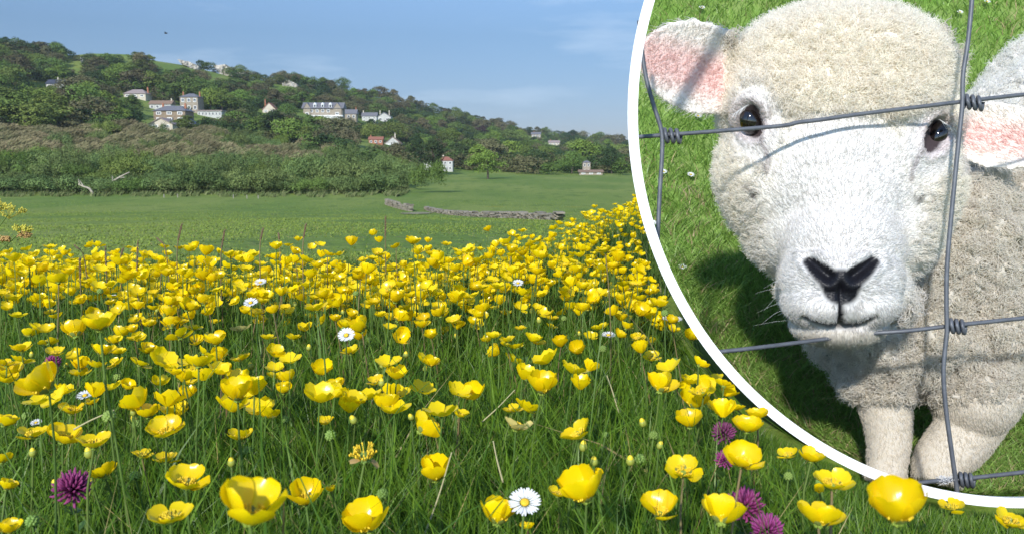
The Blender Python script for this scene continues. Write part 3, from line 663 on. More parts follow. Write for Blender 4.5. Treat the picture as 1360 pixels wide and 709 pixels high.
def petal_arrays(L, W, phi0, phi1, nu=7, nv=9, seed=0, ruffle=0.04, notch=0.05):
    """one petal along +X from the flower's centre, curling up; unit: metres"""
    r = np.random.default_rng(seed); v = np.linspace(0, 1, nv); u = np.linspace(-1, 1, nu)
    wid = W * np.interp(v, [0, .12, .3, .5, .68, .82, .92, 1.0], [.16, .27, .56, .88, 1.0, .97, .80, .36])
    ph = np.radians(phi0 + (phi1 - phi0) * np.interp(v, [0, .35, .8, 1], [0, .55, .92, 1.0])); ds = L / (nv - 1)
    rr = np.concatenate([[0], np.cumsum(np.cos((ph[1:] + ph[:-1]) / 2) * ds)]); zz = np.concatenate([[0], np.cumsum(np.sin((ph[1:] + ph[:-1]) / 2) * ds)])
    U, Vv = np.meshgrid(u, v); w = wid[:, None]
    nr, nz = -np.sin(ph)[:, None], np.cos(ph)[:, None]
    cup = (0.26 * W * (U ** 2) * np.interp(Vv, [0, .4, .85, 1], [0, .9, 1, .55])) + W * ruffle * np.sin(3 * U + seed) * Vv
    tip = -notch * L * np.exp(-(U / .25) ** 2) * (Vv > .9) * ((Vv - .9) / .1)
    X = .0012 + rr[:, None] + cup * nr + tip * np.cos(ph)[:, None]; Y = U * w; Z = zz[:, None] + cup * nz + tip * np.sin(ph)[:, None]
    V = np.stack([X, Y, Z], -1).reshape(-1, 3); i = np.arange(nv - 1)[:, None]; j = np.arange(nu - 1)[None]
    F = np.stack(np.broadcast_arrays(i * nu + j, (i + 1) * nu + j, (i + 1) * nu + j + 1, i * nu + j + 1), -1).reshape(-1, 4)
    return V, F
def grab(o): me = o.data; bpy.data.objects.remove(o); return me
# openness variants: (phi0, phi1, length, width)
OPEN = []; RMAX = []
for a_, b_ in ((6, 46), (12, 60), (16, 68), (4, 36), (22, 78)):
    vv = np.radians(a_ + (b_ - a_) * np.interp(np.linspace(0, 1, 40), [0, .35, .8, 1], [0, .55, .92, 1.0])); L_ = .0122 / np.maximum.accumulate(np.cumsum(np.cos(vv)) / 40).max()
    L_ = min(L_, .0170); OPEN.append((a_, b_, L_, L_ * .475)); RMAX.append(.0012 + np.maximum.accumulate(np.cumsum(np.cos(vv)) / 40).max() * L_)
PET_ME = [[grab(mesh_np("petal", *petal_arrays(L, W, a, b, seed=11 * k + q, ruffle=.05), PETAL)) for q in range(3)] for k, (a, b, L, W) in enumerate(OPEN)]
PETP_ME = [grab(mesh_np("petal", *petal_arrays(.014, .007, 0, 45, seed=q + 70, ruffle=.12), PALE)) for q in range(3)]
def rings(V, F, ang):
    c, s = math.cos(ang), math.sin(ang); V = np.asarray(V); return np.stack([V[:, 0] * c - V[:, 1] * s, V[:, 0] * s + V[:, 1] * c, V[:, 2]], -1)
def join(parts):
    Vs = []; Fs = []; n = 0
    for V, F in parts: Vs.append(V); Fs.append(np.asarray(F) + n); n += len(V)
    return np.vstack(Vs), np.vstack(Fs)
def stamen_mesh():
    r = np.random.default_rng(3); mb = MB()
    for k in range(46):
        a = r.uniform(0, 6.28); t = r.uniform(.25, 1); R0 = .0018 + .0016 * t; rd = R0 + .0032 * t; h = .0042 + .0012 * r.random() - .0012 * t
        p0 = np.array((R0 * math.cos(a), R0 * math.sin(a), .0006)); p1 = np.array((rd * math.cos(a), rd * math.sin(a), h))
        mb.tube([p0, (p0 + p1) / 2 + (0, 0, .0006), p1], [.00018, .00016, .00016], 4, caps=False)
        mb.tube([p1 - (0, 0, .0005), p1, p1 + (0, 0, .0007)], [.0002, .00045, .0002], 5)
    return mb
STAMEN_ME = grab(stamen_mesh().build("stamens", STAMEN, smooth=True))
def dome_mesh(rad, n, bump, seed, squash=1.0):
    """a little ball set with pointed grains (pistil, seed head)"""
    r = np.random.default_rng(seed); mb = MB(); k = np.arange(n) + .5; th = np.arccos(1 - 1.75 * k / n); ph = math.pi * (1 + 5 ** .5) * k
    for a, b in zip(th, ph):
        d = np.array((math.sin(a) * math.cos(b), math.sin(a) * math.sin(b), math.cos(a) * squash)); p = d * rad; s = rad * 2.2 / math.sqrt(n)
        e = np.cross(d, (0.3, .5, .8)); e /= np.linalg.norm(e); f = np.cross(d, e)
        base = [p * .75 + (e * math.cos(q) + f * math.sin(q)) * s for q in np.arange(5) * math.tau / 5]
        m1 = [p * 1.0 + (e * math.cos(q) + f * math.sin(q)) * s * .8 for q in np.arange(5) * math.tau / 5]
        mb.add(base + m1 + [p * (1 + bump)], [(i, (i + 1) % 5, 5 + (i + 1) % 5, 5 + i) for i in range(5)] + [(5 + i, 5 + (i + 1) % 5, 10) for i in range(5)])
    V, F = None, None
    return mb
PISTIL_ME = grab(dome_mesh(.0024, 26, .28, 1).build("pistil", PISTIL, smooth=True))
SEED_ME = [grab(dome_mesh(.0042, 34, .34, 2 + k).build("seed_ball", SEED, smooth=True)) for k in range(2)]
def sepal_mesh():
    ps = []
    for k in range(5):
        V, F = petal_arrays(.0068, .0022, 5, 55, 3, 5, k); V = V - np.array((0, 0, .0006)); ps.append((rings(V, F, k * math.tau / 5 + .6), F))
    return join(ps)
SEPAL_ME = grab(mesh_np("sepals", *sepal_mesh(), SEPAL))
def flower_head_arrays(k, seed, nu, nv):
    a, b, L, W = OPEN[k]; r = np.random.default_rng(seed); ps = []
    for q in range(5):
        V, F = petal_arrays(L, W, a + r.uniform(-5, 5), b + r.uniform(-20, 20), nu, nv, seed + q, .05); ps.append((rings(V, F, q * math.tau / 5 + r.uniform(-.12, .12)), F))
    return join(ps)
HEAD_ME = []
for k in range(5):
    for q in range(2):
        V, F = flower_head_arrays(k, 40 + 7 * k + q, 5, 6); HEAD_ME.append(grab(mesh_np("flower_head", V, F, PETAL)))
def stem_arrays(v, n=6, seg=8):
    t = np.linspace(0, 1, seg); ph = v * 2.1
    pts = np.stack([.008 * np.sin(math.pi * t) * math.cos(ph) + .003 * np.sin(5 * t + v), .008 * np.sin(math.pi * t) * math.sin(ph), t], -1); pts[0, :2] = 0; pts[-1, :2] = 0
    return tube_np(pts, np.linspace(.00125, .0008, seg), n)
STEM_ME = [grab(mesh_np("stem", *stem_arrays(v), (STEM if v < 4 else STEMB))) for v in range(5)]
def head_matrix(tilt, az, spin, s):
    ax = Vector((-math.sin(az), math.cos(az), 0)); return Matrix.Rotation(tilt, 4, ax) @ Matrix.Rotation(spin, 4, 'Z') @ Matrix.Scale(s, 4)
def put_stem(root, tip, vr):
    """tip: head position relative to the root at the ground"""
    o = put(bpy.data.objects.new("stem", STEM_ME[vr]), root); v = Vector(tip); L = v.length
    o.matrix_local = v.to_track_quat('Z', 'Y').to_matrix().to_4x4() @ Matrix.Diagonal((1, 1, L, 1)); return o
HEADS = []
rf = np.random.default_rng(99)
def flower_root(p, name, label, cat, group, spread=.03):
    g0 = float(G(p[0], p[1]))
    h = max(p[2] - g0, .04); a = rf.uniform(0, 6.28); s = rf.uniform(0, spread) * min(1, h / .2)
    b = np.array((p[0] + s * math.cos(a), p[1] + s * math.sin(a), 0)); b[2] = float(G(b[0], b[1])) - .004
    return empty(name, b, 0, label, cat, group), np.array(p) - b
def buttercup(p, s, label, group, detail=True, pale=False, k=None, tilt=None, az=None, petals=5):
    root, tip = flower_root(p, "buttercup", label, "buttercup", group)
    put_stem(root, tip, int(rf.integers(0, 4)) if rf.random() < .85 else 4)
    k = int(rf.choice([0, 1, 1, 2, 3, 0, 4])) if k is None else k
    tilt = abs(rf.normal(0.0, .36)) if tilt is None else tilt
    az = rf.uniform(0, 6.28) if az is None else az
    s *= .0131 / RMAX[k]
    M = Matrix.Translation(Vector(tip)) @ head_matrix(min(tilt, .95), az, rf.uniform(0, 6.28), s)
    if detail:
        for q in range(petals):
            o = put(bpy.data.objects.new("petal", PETP_ME[q % 3] if pale else PET_ME[k][int(rf.integers(0, 3))]), root)
            o.matrix_local = M @ Matrix.Rotation(q * math.tau / 5 + rf.uniform(-.12, .12), 4, 'Z') @ Matrix.Rotation(rf.normal(0, .15), 4, 'Y') @ Matrix.Rotation(rf.normal(0, .10), 4, 'X')
        for n, me in (("stamens", STAMEN_ME), ("pistil", PISTIL_ME), ("sepals", SEPAL_ME)):
            put(bpy.data.objects.new(n, me), root).matrix_local = M
    else:
        put(bpy.data.objects.new("flower_head", HEAD_ME[2 * k + int(rf.integers(0, 2))]), root).matrix_local = M
    HEADS.append(p); return root
# (px, py, width) read off the photograph: near flowers, then the crowd behind
NEAR = [(65,513,52),(12,505,28),(94,545,36),(5,562,30),(43,576,42),(83,582,42),(125,588,50),(2,612,28),(176,538,25),(168,514,18),(197,551,26),(221,572,46),(123,535,18),(188,603,30),(221,610,36),(139,629,38),
(8,647,24),(247,640,55),(227,685,62),(332,682,92),(13,703,30),(327,504,24),(257,492,24),(296,493,20),(383,505,27),(377,520,21),(447,515,27),(467,532,36),(500,506,26),(514,541,31),
(432,560,27),(558,570,38),(610,550,28),(578,632,43),(406,663,42),(491,697,54),(660,690,46),(720,517,40),(681,544,28),(770,575,50),(779,657,58),(740,655,30),(907,624,50),(876,678,55),(876,516,37),(922,538,36),
(916,563,33),(935,519,38),(961,510,27),(974,541,32),(1006,553,30),(992,569,38),(985,612,54),(958,688,62),(1047,603,29),(1077,609,32),(1105,641,55),(1087,690,62),(1191,682,86),(1264,672,35),(1342,692,46),(700,700,20),
(248,409,27),(271,402,24),(219,418,27),(282,413,24),(228,432,27),(256,435,26),(239,446,35),(262,454,21),(287,454,30),(320,476,27),(264,483,38),(290,478,26),(270,468,24),(133,433,48),(101,444,31),(39,444,21),(64,454,25),(183,424,22),
(198,432,20),(152,454,23),(136,468,33),(157,468,20),(185,482,29),(155,482,25),(195,466,23),(29,463,31),(29,479,30),(9,482,32),(74,468,27),(107,488,23),(15,497,28),(421,409,33),(481,437,28),(466,467,27),(390,449,22),(374,470,26),
(525,399,23),(528,424,23),(518,382,26),(546,393,21),(503,337,22),(548,322,22),(559,373,22),(491,374,21),(585,418,23),(604,426,25),(674,452,24),(572,484,20),(769,466,23),(798,435,26),(847,449,22),(866,474,24),(928,483,24),(848,416,24),(874,405,25),
(842,377,22),(775,382,22),(804,333,25),(717,342,22),(78,373,26),(673,458,20),(919,449,20),(831,435,20),(688,460,20),(320,437,22),(685,565,45),(319,580,38),(316,526,42)]
FARTHER = [(45,348,14),(129,347,17),(216,351,19),(181,368,20),(196,373,17),(175,385,21),(181,402,19),(248,369,19),(239,331,16),(251,334,18),(273,339,19),(290,336,14),(306,340,19),(326,359,20),(290,370,20),(332,370,14),(326,416,19),(256,423,18),
(296,492,20),(64,417,13),(2,461,14),(396,320,13),(367,331,20),(383,327,13),(390,337,16),(380,348,17),(354,365,16),(425,326,14),(414,330,13),(435,339,18),(447,354,16),(422,356,20),(453,373,17),(475,368,18),(467,326,17),(497,312,12),(504,322,14),(483,347,16),
(495,345,16),(526,329,16),(568,322,14),(593,326,16),(570,339,17),(531,381,18),(562,392,19),(539,413,18),(466,420,19),(419,397,20),(453,390,16),(452,401,14),(438,403,14),(430,427,20),(445,426,18),(349,438,15),(551,447,15),(607,437,18),(632,385,20),(655,384,14),
(669,386,17),(649,307,12),(616,352,19),(632,354,16),(628,365,14),(642,370,14),(573,353,19),(591,360,17),(649,344,16),(675,367,14),(691,438,17),(713,410,16),(731,418,17),(821,447,18),(851,433,15),(792,390,13),(826,399,16),(815,357,19),(846,359,20),(798,368,15),
(821,347,19),(696,339,16),(679,336,16),(739,350,15),(752,354,16),(733,357,15),(685,356,18),(679,368,16),(705,376,20),(440,652,15),(793,632,14),(1088,652,14)]
DIAM = 0.0262
def flower_pos(px, py, w):
    return P(px, py, min(FPX * DIAM / w, 2.4))
def hcap(y, h=.245): return h / (max(y - 204.5, 20) / FPX)          # keeps a head clear of the blades around it
# ---- what sets each flower apart: what it stands next to
MARKS = [("the white daisy at the bottom edge", 697, 667), ("the magenta clover at lower left", 98, 640), ("the white daisy in the left crowd", 333, 402), ("the withered seed head", 485, 610),
         ("the purple clover beside the hoop", 962, 570), ("the purple clover clump under the hoop", 1000, 678), ("the white daisy at lower left", 113, 525), ("the white daisy half behind a bud", 460, 445),
         ("the pink clover at the left edge", 70, 478), ("the white daisies touching the hoop", 892, 423), ("the pale faded buttercup", 685, 565), ("the biggest blurred bottom buttercup", 332, 682), ("the big blurred buttercup under the hoop", 1191, 682),
         ("the white daisy under two buttercups", 808, 445), ("the tall green seed head", 439, 578), ("the seed head on the short stem", 850, 609)]
ORD = ["nearest", "second", "third", "fourth", "fifth", "sixth", "seventh", "eighth", "ninth", "tenth", "eleventh", "twelfth", "thirteenth", "fourteenth", "fifteenth", "sixteenth", "seventeenth", "eighteenth"]
def make_labels(lst):
    sect = {}; out = {}
    for i, (x, y, w) in enumerate(lst):
        m = min(range(len(MARKS)), key=lambda q: (MARKS[q][1] - x) ** 2 + (MARKS[q][2] - y) ** 2 + (1e6 if (MARKS[q][1] - x) ** 2 + (MARKS[q][2] - y) ** 2 < 9 else 0)); dx, dy = x - MARKS[m][1], y - MARKS[m][2]
        sd = ("to the right of" if dx > 0 else "to the left of") if abs(dx) > abs(dy) else ("below" if dy > 0 else "above")
        sect.setdefault((m, sd), []).append((dx * dx + dy * dy, i))
    for (m, sd), l in sect.items():
        l.sort()
        for k, (_, i) in enumerate(l):
            x, y, w = lst[i]; size = "large" if w > 44 else "open" if w > 30 else "small"
            out[i] = "%s buttercup, %s %s %s" % (size, ORD[min(k, 17)], sd, MARKS[m][0])
    return out
LAB = make_labels(NEAR)
for i, (x, y, w) in enumerate(NEAR):
    pale = (x, y) in ((685, 565), (320, 437)); kw = {}
    lab = LAB[i]
    if (x, y) == (685, 565): lab = "faded cream buttercup losing its petals"; kw = dict(petals=3)
    if (x, y) == (320, 437): lab = "fading pale buttercup right of the dense left clump"; kw = dict(petals=4)
    if (x, y) == (332, 682): lab = "biggest buttercup, blurred at the bottom edge left of centre"; kw = dict(k=2, tilt=.15)
    if (x, y) == (1191, 682): lab = "big blurred buttercup standing just under the white hoop"; kw = dict(k=2, tilt=.1)
    dcap = .78 if ((x - RING[0]) ** 2 + (y - RING[1]) ** 2) < (RING[2] + w) ** 2 and y > 470 else 9
    p = P(x, y + w * .10, min(FPX * DIAM / w, 2.4, dcap, hcap(y))); dd = (p[1] * CP - (p[2] - CZ) * SP)
    buttercup(p, w * dd / FPX / .0262 * .98, lab, "buttercups in the meadow", pale=pale, **kw)
LEFT_L = "small buttercup in the yellow crowd along the left brow"; RIGHT_L = "small buttercup in the yellow crowd on the rising right slope"
TINY = [q for q in FARTHER if q[2] <= 15 and q[:2] not in ((649, 307), (497, 312), (45, 348), (440, 652), (793, 632), (1088, 652))]
for (x, y, w) in FARTHER:
    if (x, y, w) in TINY: continue
    dd = min(FPX * DIAM / w, 2.4, hcap(y)); p = P(x, y, dd)
    lab = (LEFT_L if x < 500 else "small buttercup in the yellow crowd at the middle of the brow" if x < 660 else RIGHT_L) if y < 420 else "small far-set buttercup deep among the middle grass blades"
    if (x, y) == (649, 307): lab = "single buttercup standing above the brow against the green field"
    if (x, y) == (497, 312): lab = "orange-yellow buttercup tallest on the brow, left of centre"
    if (x, y) == (45, 348): lab = "lone buttercup rising over the far left slope"
    if (x, y) == (440, 652): lab = "half-open buttercup low in the grass right of a large one"
    if (x, y) == (793, 632): lab = "closed yellow bud behind the large central-bottom buttercup"
    if (x, y) == (1088, 652): lab = "tiny bud low in the grass under the hoop"
    buttercup(p, w * dd / FPX / .0262, lab, "buttercups in the meadow", detail=False, k=4 if w == 14 and y > 600 else None)
# ---- the crowd behind: individuals first, then one mass
def crowd():
    out = []
    n = 40000; y = rf.uniform(1.15, 8.0, n); a = rf.uniform(-.72, .62, n); x = a * y
    keep = rf.random(n) < np.where(y < 2.6, .34, (y / 8.0) * .62 + .05)
    x, y = x[keep], y[keep]
    yb = 1.75 + 3.4 * np.logaddexp(0, (x + .12) / .12) * .12
    dens = np.where(y > yb + 4.5, .12, 1.0) * np.where((x < -.3) & (y > 5), .45, 1)
    keep = rf.random(len(x)) < dens; x, y = x[keep], y[keep]
    h = np.clip(rf.normal(.165, .034, len(x)), .08, .23); z = G(x, y) + h; p = np.stack([x, y, z], -1); px, py, d = PIX(p)
    ok = ~(in_ring(px, py, 14) & (d < 2.6)) & ~((d < 1.5) & (py > 375 + 75 * rf.random(len(px)) ** 1.5))
    # and the smaller ones scattered through the near meadow
    m = 170; qy = 385 + 170 * rf.random(m) ** 1.5; qx = rf.uniform(0, 985, m); qd = np.clip(.225 / (np.maximum(qy - 204, 1) / FPX) * rf.uniform(.98, 1.22, m), .6, 1.6); keep = ~in_ring(qx, qy, 16) & ((qx < 360) | (rf.random(m) < .85))
    Pn = PV(qx, qy, qd)[keep]; Pn = Pn[(Pn[:, 2] - G(Pn[:, 0], Pn[:, 1])) > .05]; p = np.vstack([p[ok], Pn]); px, py, d = PIX(p)
    return p, px, py, d
cp, cpx, cpy, cd = crowd()
tp_ = np.array([P(x, y, min(FPX * DIAM / w, 2.4)) for x, y, w in TINY]); cp = np.vstack([cp, tp_]); cpx, cpy, cd = PIX(cp); cd[-len(TINY):] = 30
vis = (cpx > -5) & (cpx < 900) & ~in_ring(cpx, cpy, 4) & (cpy < 480)
order = np.argsort(np.where(vis, cd, 99)); n_ind = 300 - len(NEAR) - len(FARTHER) + len(TINY)
for i in order[:n_ind]:
    x = cpx[i]; lab = ("small buttercup among the crowded flowers of the near left meadow" if x < 360 else "small buttercup scattered in the grass of the near middle meadow") if cpy[i] > 380 else LEFT_L if x < 500 else "small buttercup in the yellow crowd at the middle of the brow" if x < 660 else RIGHT_L
    buttercup(cp[i], rf.uniform(.72, .95), lab, "buttercups in the meadow", detail=False)
def mass(idx):
    heads = [flower_head_arrays(k, 900 + k + 10 * q, 3, 4) for k in range(5) for q in range(3)]
    sv, sf = stem_arrays(1, 3, 4); sf = np.array(sf)
    Vh = []; Fh = []; nh = 0; Vs = []; Fs = []; ns = 0
    for i in idx:
        V, F = heads[int(rf.integers(0, 15))]; s = rf.uniform(.85, 1.2); M = np.array(head_matrix(min(abs(rf.normal(0, .4)), 1.0), rf.uniform(0, 6.28), rf.uniform(0, 6.28), s))[:3, :3]
        Vh.append(V @ M.T + cp[i]); Fh.append(F + nh); nh += len(V)
        h = cp[i][2] - float(GC[i]); Vs.append(sv * np.array((1, 1, h)) + np.array((cp[i][0], cp[i][1], GC[i]))); Fs.append(sf + ns); ns += len(sv)
    V = np.vstack(Vh); V2 = np.vstack(Vs); F = np.vstack(Fh); F2 = np.vstack(Fs) + len(V)
    o = mesh_np("buttercup_drift", np.vstack([V, V2]), np.vstack([F, F2]), PETAL); o.data.materials.append(STEM)
    mi = np.zeros(len(F) + len(F2), np.int32); mi[len(F):] = 1; o.data.polygons.foreach_set("material_index", mi)
    tag(o, "dense drift of distant buttercups covering the meadow slope", "buttercups", kind='stuff')
GC = G(cp[:, 0], cp[:, 1]); mass(order[n_ind:])

# ---- daisies
def daisy_head():
    ps = []; r = np.random.default_rng(8)
    for k in range(34):
        V, F = petal_arrays(.0072, .00085, 6 + r.uniform(-6, 14), 14 + r.uniform(-16, 14), 3, 4, k, 0); V = V + np.array((.0020, 0, .0004 * (k % 2))); ps.append((rings(V, F, k * math.tau / 34 + r.uniform(-.05, .05)), F))
    return join(ps)
RAYS_ME = grab(mesh_np("rays", *daisy_head(), WHITE))
def disc_me():
    mb = MB(); n = 16; rows = [(0, .0026), (.0011, .0027), (.0018, .0019), (.0021, .0009)]
    V = [(rr * math.cos(q), rr * math.sin(q), z) for z, rr in rows for q in np.arange(n) * math.tau / n]
    mb.add(V, [(i * n + j, i * n + (j + 1) % n, (i + 1) * n + (j + 1) % n, (i + 1) * n + j) for i in range(3) for j in range(n)] + [tuple(3 * n + j for j in range(n))]); return mb
DISC_ME = grab(disc_me().build("disc", DISC, smooth=True))
def daisy(p, s, label, tilt=.3, az=-1.57, base=None, group="daisies"):
    if base is None: root, tip = flower_root(p, "daisy", label, "daisy", group, .01)
    else: root = empty("daisy", base, 0, label, "daisy", group); tip = np.array(p) - base
    put_stem(root, tip, 1); M = Matrix.Translation(Vector(tip)) @ head_matrix(tilt, az, rf.uniform(0, 6), s)
    for n, me in (("rays", RAYS_ME), ("disc", DISC_ME)): put(bpy.data.objects.new(n, me), root).matrix_local = M
    return root
for x, y, w, lab, ti in [(697, 667, 42, "white daisy with yellow eye, largest, at the bottom edge", .55), (333, 402, 18, "white daisy standing among the left crowd of buttercups", .5), (346, 375, 15, "smaller white daisy just above another, left of centre", .4),
        (460, 445, 22, "white daisy half behind a green bud left of centre", .7), (113, 525, 21, "white daisy low at left beside small buttercups", .3), (688, 376, 14, "white daisy tilted among small buttercups right of centre", .5), (808, 445, 18, "white daisy squeezed under two buttercups", .2),
        (888, 423, 16, "left one of two white daisies touching the hoop", .25), (899, 424, 14, "right one of two white daisies touching the hoop", .25), (566, 387, 12, "white daisy behind a buttercup cluster in the middle", .4), (48, 561, 14, "white daisy hidden behind a left-edge buttercup", .3), (150, 394, 9, "tiny white daisy deep in the left crowd", .4)]:
    d = FPX * .0195 / w; d = min(d, hcap(y, .262)); daisy(P(x, y, min(d, 1.7)), min(d, 1.7) * w / FPX / .0195, lab, ti)
# ---- clover
def clover_head(seed, mt):
    r = np.random.default_rng(seed); V = []; n = 90; k = np.arange(n) + .5; th = np.arccos(1 - 1.80 * k / n); ph = math.pi * (1 + 5 ** .5) * k; mb = MB()
    for a, b in zip(th, ph):
        a = a * 1.02; d = np.array((math.sin(a) * math.cos(b), math.sin(a) * math.sin(b), math.cos(a) * 1.05)); d /= np.linalg.norm(d); d = d + np.array((0, 0, .35)); d /= np.linalg.norm(d)
        l = r.uniform(.0095, .0135); p = d * .002 + np.array((0, 0, .003)); e = np.cross(d, (0, .1, 1)); e /= np.linalg.norm(e) + 1e-9
        tip = p + d * l + np.array((0, 0, .0012)) + e * r.uniform(-.001, .001)
        mb.tube([p, p + d * l * .5, p + d * l * .82, tip], [.0006, .0009, .0012, .0003], 5)
    return mb.build("floret_ball", mt, smooth=True)
CL_ME = [grab(clover_head(1, CLOVER)), grab(clover_head(2, CLOVERD))]
def leaflet_arrays(L, W, seed=0):
    V, F = petal_arrays(L, W, 8, 22, 5, 6, seed, .03); return V, F
def clover_leaf_me():
    return grab(mesh_np("leaf", *join([(rings(*leaflet_arrays(.016, .0062, k), k * math.tau / 3), leaflet_arrays(.016, .0062, k)[1]) for k in range(3)]), mat("clover_leaf_flower", (.06, .13, .03), rough=.5, trans=.2)))
CLEAF_ME = clover_leaf_me()
for x, y, w, lab, v in [(98, 640, 46, "magenta clover flower standing alone at lower left", 0), (70, 478, 19, "pink clover flower small at the left edge", 0), (962, 570, 30, "purple clover fading below, beside the white hoop", 1), (990, 664, 46, "purple clover, upper one of the clump under the hoop", 0), (1020, 697, 42, "purple clover at the bottom edge under the hoop", 0), (962, 606, 24, "purple clover half hidden behind a large buttercup near the hoop", 0)]:
    d = min(FPX * .0255 / w, .74 if x > 900 else 1.3, hcap(y, .262)); p = P(x, y + w * .3, d); root, tip = flower_root(p, "red_clover", lab, "clover", "clover flowers"); put_stem(root, tip, 2)
    put(bpy.data.objects.new("floret_ball", CL_ME[v]), root).matrix_local = Matrix.Translation(Vector(tip)) @ head_matrix(.25, rf.uniform(0, 6), 0, w * d / FPX / .0255)
    for q in range(2): put(bpy.data.objects.new("leaf", CLEAF_ME), root).matrix_local = Matrix.Translation(Vector(tip) * (.9 - .1 * q)) @ head_matrix(.5, 2.5 * q + 1, q, .8)
# ---- spent heads
WITH = mat("withered_petal", (.40, .27, .10), rough=.8)
WITH_ME = grab(mesh_np("withered_petal", *join([(rings(*petal_arrays(.011, .0035, -40 + 25 * k, -60 + 35 * k, 3, 5, k, .3), k * 1.9), petal_arrays(.011, .0035, 0, 10, 3, 5)[1]) for k in range(3)]), WITH))
SH = [(439, 578, 15), (379, 557, 11), (508, 656, 16), (850, 609, 14), (868, 578, 13), (179, 632, 14), (145, 553, 17), (182, 563, 12), (35, 552, 11), (43, 692, 17), (329, 598, 12), (67, 435, 10), (133, 387, 8), (473, 390, 8), (749, 423, 8), (883, 416, 10), (801, 463, 10), (897, 480, 11), (457, 438, 9), (804, 577, 9), (382, 655, 10), (700, 503, 8), (156, 500, 11), (1047, 632, 12), (1088, 640, 10)]
def seed_head(x, y, w, lab, dry=False, group="green buttercup seed heads"):
    d = min(FPX * .0098 / w, 1.25, hcap(y, .262)); p = P(x, y, d); root, tip = flower_root(p, "seed_head", lab, "seed head", group); put_stem(root, tip, int(rf.integers(0, 3)))
    M = Matrix.Translation(Vector(tip)) @ head_matrix(rf.uniform(0, .4), rf.uniform(0, 6), 0, w * d / FPX / .0098)
    put(bpy.data.objects.new("seed_ball", SEED_ME[int(rf.integers(0, 2))]), root).matrix_local = M
    if dry: put(bpy.data.objects.new("withered_petal", WITH_ME), root).matrix_local = M; put(bpy.data.objects.new("stamens", STAMEN_ME), root).matrix_local = M @ Matrix.Scale(1.6, 4)
seed_head(485, 608, 19, "withered seed head with brown hanging petals and dry stamens", True)
for i, (x, y, w) in enumerate(SH):
    seed_head(x, y, w, {(439, 578): "tall green seed head on a thick pale stem left of centre", (850, 609): "green seed head on a straight stem, right of the large cup", (508, 656): "green bristly seed head low at the bottom centre", (145, 553): "green seed head before a pale diagonal stem at left"}.get((x, y), "small green bristly seed head standing among the grass blades"))
# ---- closed buds on thin stems
BUDM = mat("bud_green", (.30, .33, .05), rough=.5); BUDY = mat("bud_yellow", (.85, .62, .03), rough=.45)
def lathe(prof, n=10):
    mb = MB(); V = [(r_ * math.cos(a), r_ * math.sin(a), z) for r_, z in prof for a in np.arange(n) * math.tau / n]; m = len(prof)
    mb.add(V, [(i * n + j, i * n + (j + 1) % n, (i + 1) * n + (j + 1) % n, (i + 1) * n + j) for i in range(m - 1) for j in range(n)] + [tuple((m - 1) * n + j for j in range(n))]); return mb
BUD_ME = grab(lathe([(.0006, -.001), (.0030, .0008), (.0038, .0030), (.0034, .0052), (.0026, .0064)]).build("bud_case", BUDM, smooth=True))
BUDT_ME = grab(lathe([(.0026, .0058), (.0024, .0074), (.0013, .0088), (.0003, .0093)]).build("bud_tip", BUDY, smooth=True))
rb = np.random.default_rng(55)
for k in range(34):
    y = 400 + 260 * rb.random(); x = rb.uniform(10, 960)
    if in_ring(x, y, 22): continue
    d = float(np.clip(.245 / ((y - 204) / FPX) * rb.uniform(.95, 1.15), .45, 1.5)); root, tip = flower_root(P(x, y, d), "flower_bud", "small closed yellow-green bud on a thin stem in the grass", "bud", "closed buds among the grass"); put_stem(root, tip, int(rb.integers(0, 4)))
    M = Matrix.Translation(Vector(tip)) @ head_matrix(rb.uniform(0, .6), rb.uniform(0, 6), 0, rb.uniform(.7, 1.05))
    for n_, me in (("bud_case", BUD_ME), ("bud_tip", BUDT_ME)): put(bpy.data.objects.new(n_, me), root).matrix_local = M
# ---- grass flower spikes and dry stalks
SPIKE = mat("grass_spike", (.16, .11, .06), rough=.8); DRYS = mat("dry_straw", (.40, .36, .19), rough=.8)
def stalk(pts, d, lab, spike=True, m=STEMB, rad=.0009, group=None):
    W = [P(a, b, d) for a, b in pts]; g = np.array((W[0][0], W[0][1], float(G(W[0][0], W[0][1])) - .003)); root = empty("grass_stalk" if spike else "dry_stalk", g, 0, lab, "grass stalk", group)
    c = spline([g] + W if spike else W, 14) - g; mb = MB(); mb.tube(c, np.linspace(rad * 1.2, rad * .7, len(c)), 5); mb.build("stem", m, root, True)
    if spike:
        mb = MB(); t = c[-1] - c[-4]; L = np.linalg.norm(t); t = t / L; n = 26
        for k in range(n):
            q = c[-1] - t * (L * 1.4) * (k / n); a = k * 2.4; o = np.array((math.cos(a), math.sin(a), .5)) * .0016
            mb.tube([q, q + o * .7 + t * .002, q + o + t * .005], [.0004, .0009, .0002], 4)
        mb.build("seed_spike", SPIKE, root, True)
for k, (pts, d) in enumerate([([(143, 395), (140, 330)], 1.5), ([(182, 390), (183, 322)], 1.5), ([(235, 350), (241, 300)], 1.45), ([(293, 360), (298, 308)], 1.45), ([(160, 360), (163, 332)], 1.6), ([(512, 345), (512, 290)], 1.6), ([(402, 345), (406, 300)], 1.5), ([(345, 345), (349, 306)], 1.5),
        ([(222, 345), (210, 318)], 1.5), ([(372, 340), (370, 312)], 1.6), ([(108, 400), (106, 345)], 1.4), ([(113, 350), (100, 327)], 1.7)]):
    stalk(pts, d, "thin dark grass stalk with a narrow spike above the brow", True, STEMB, .0011, "grass stalks rising over the brow")
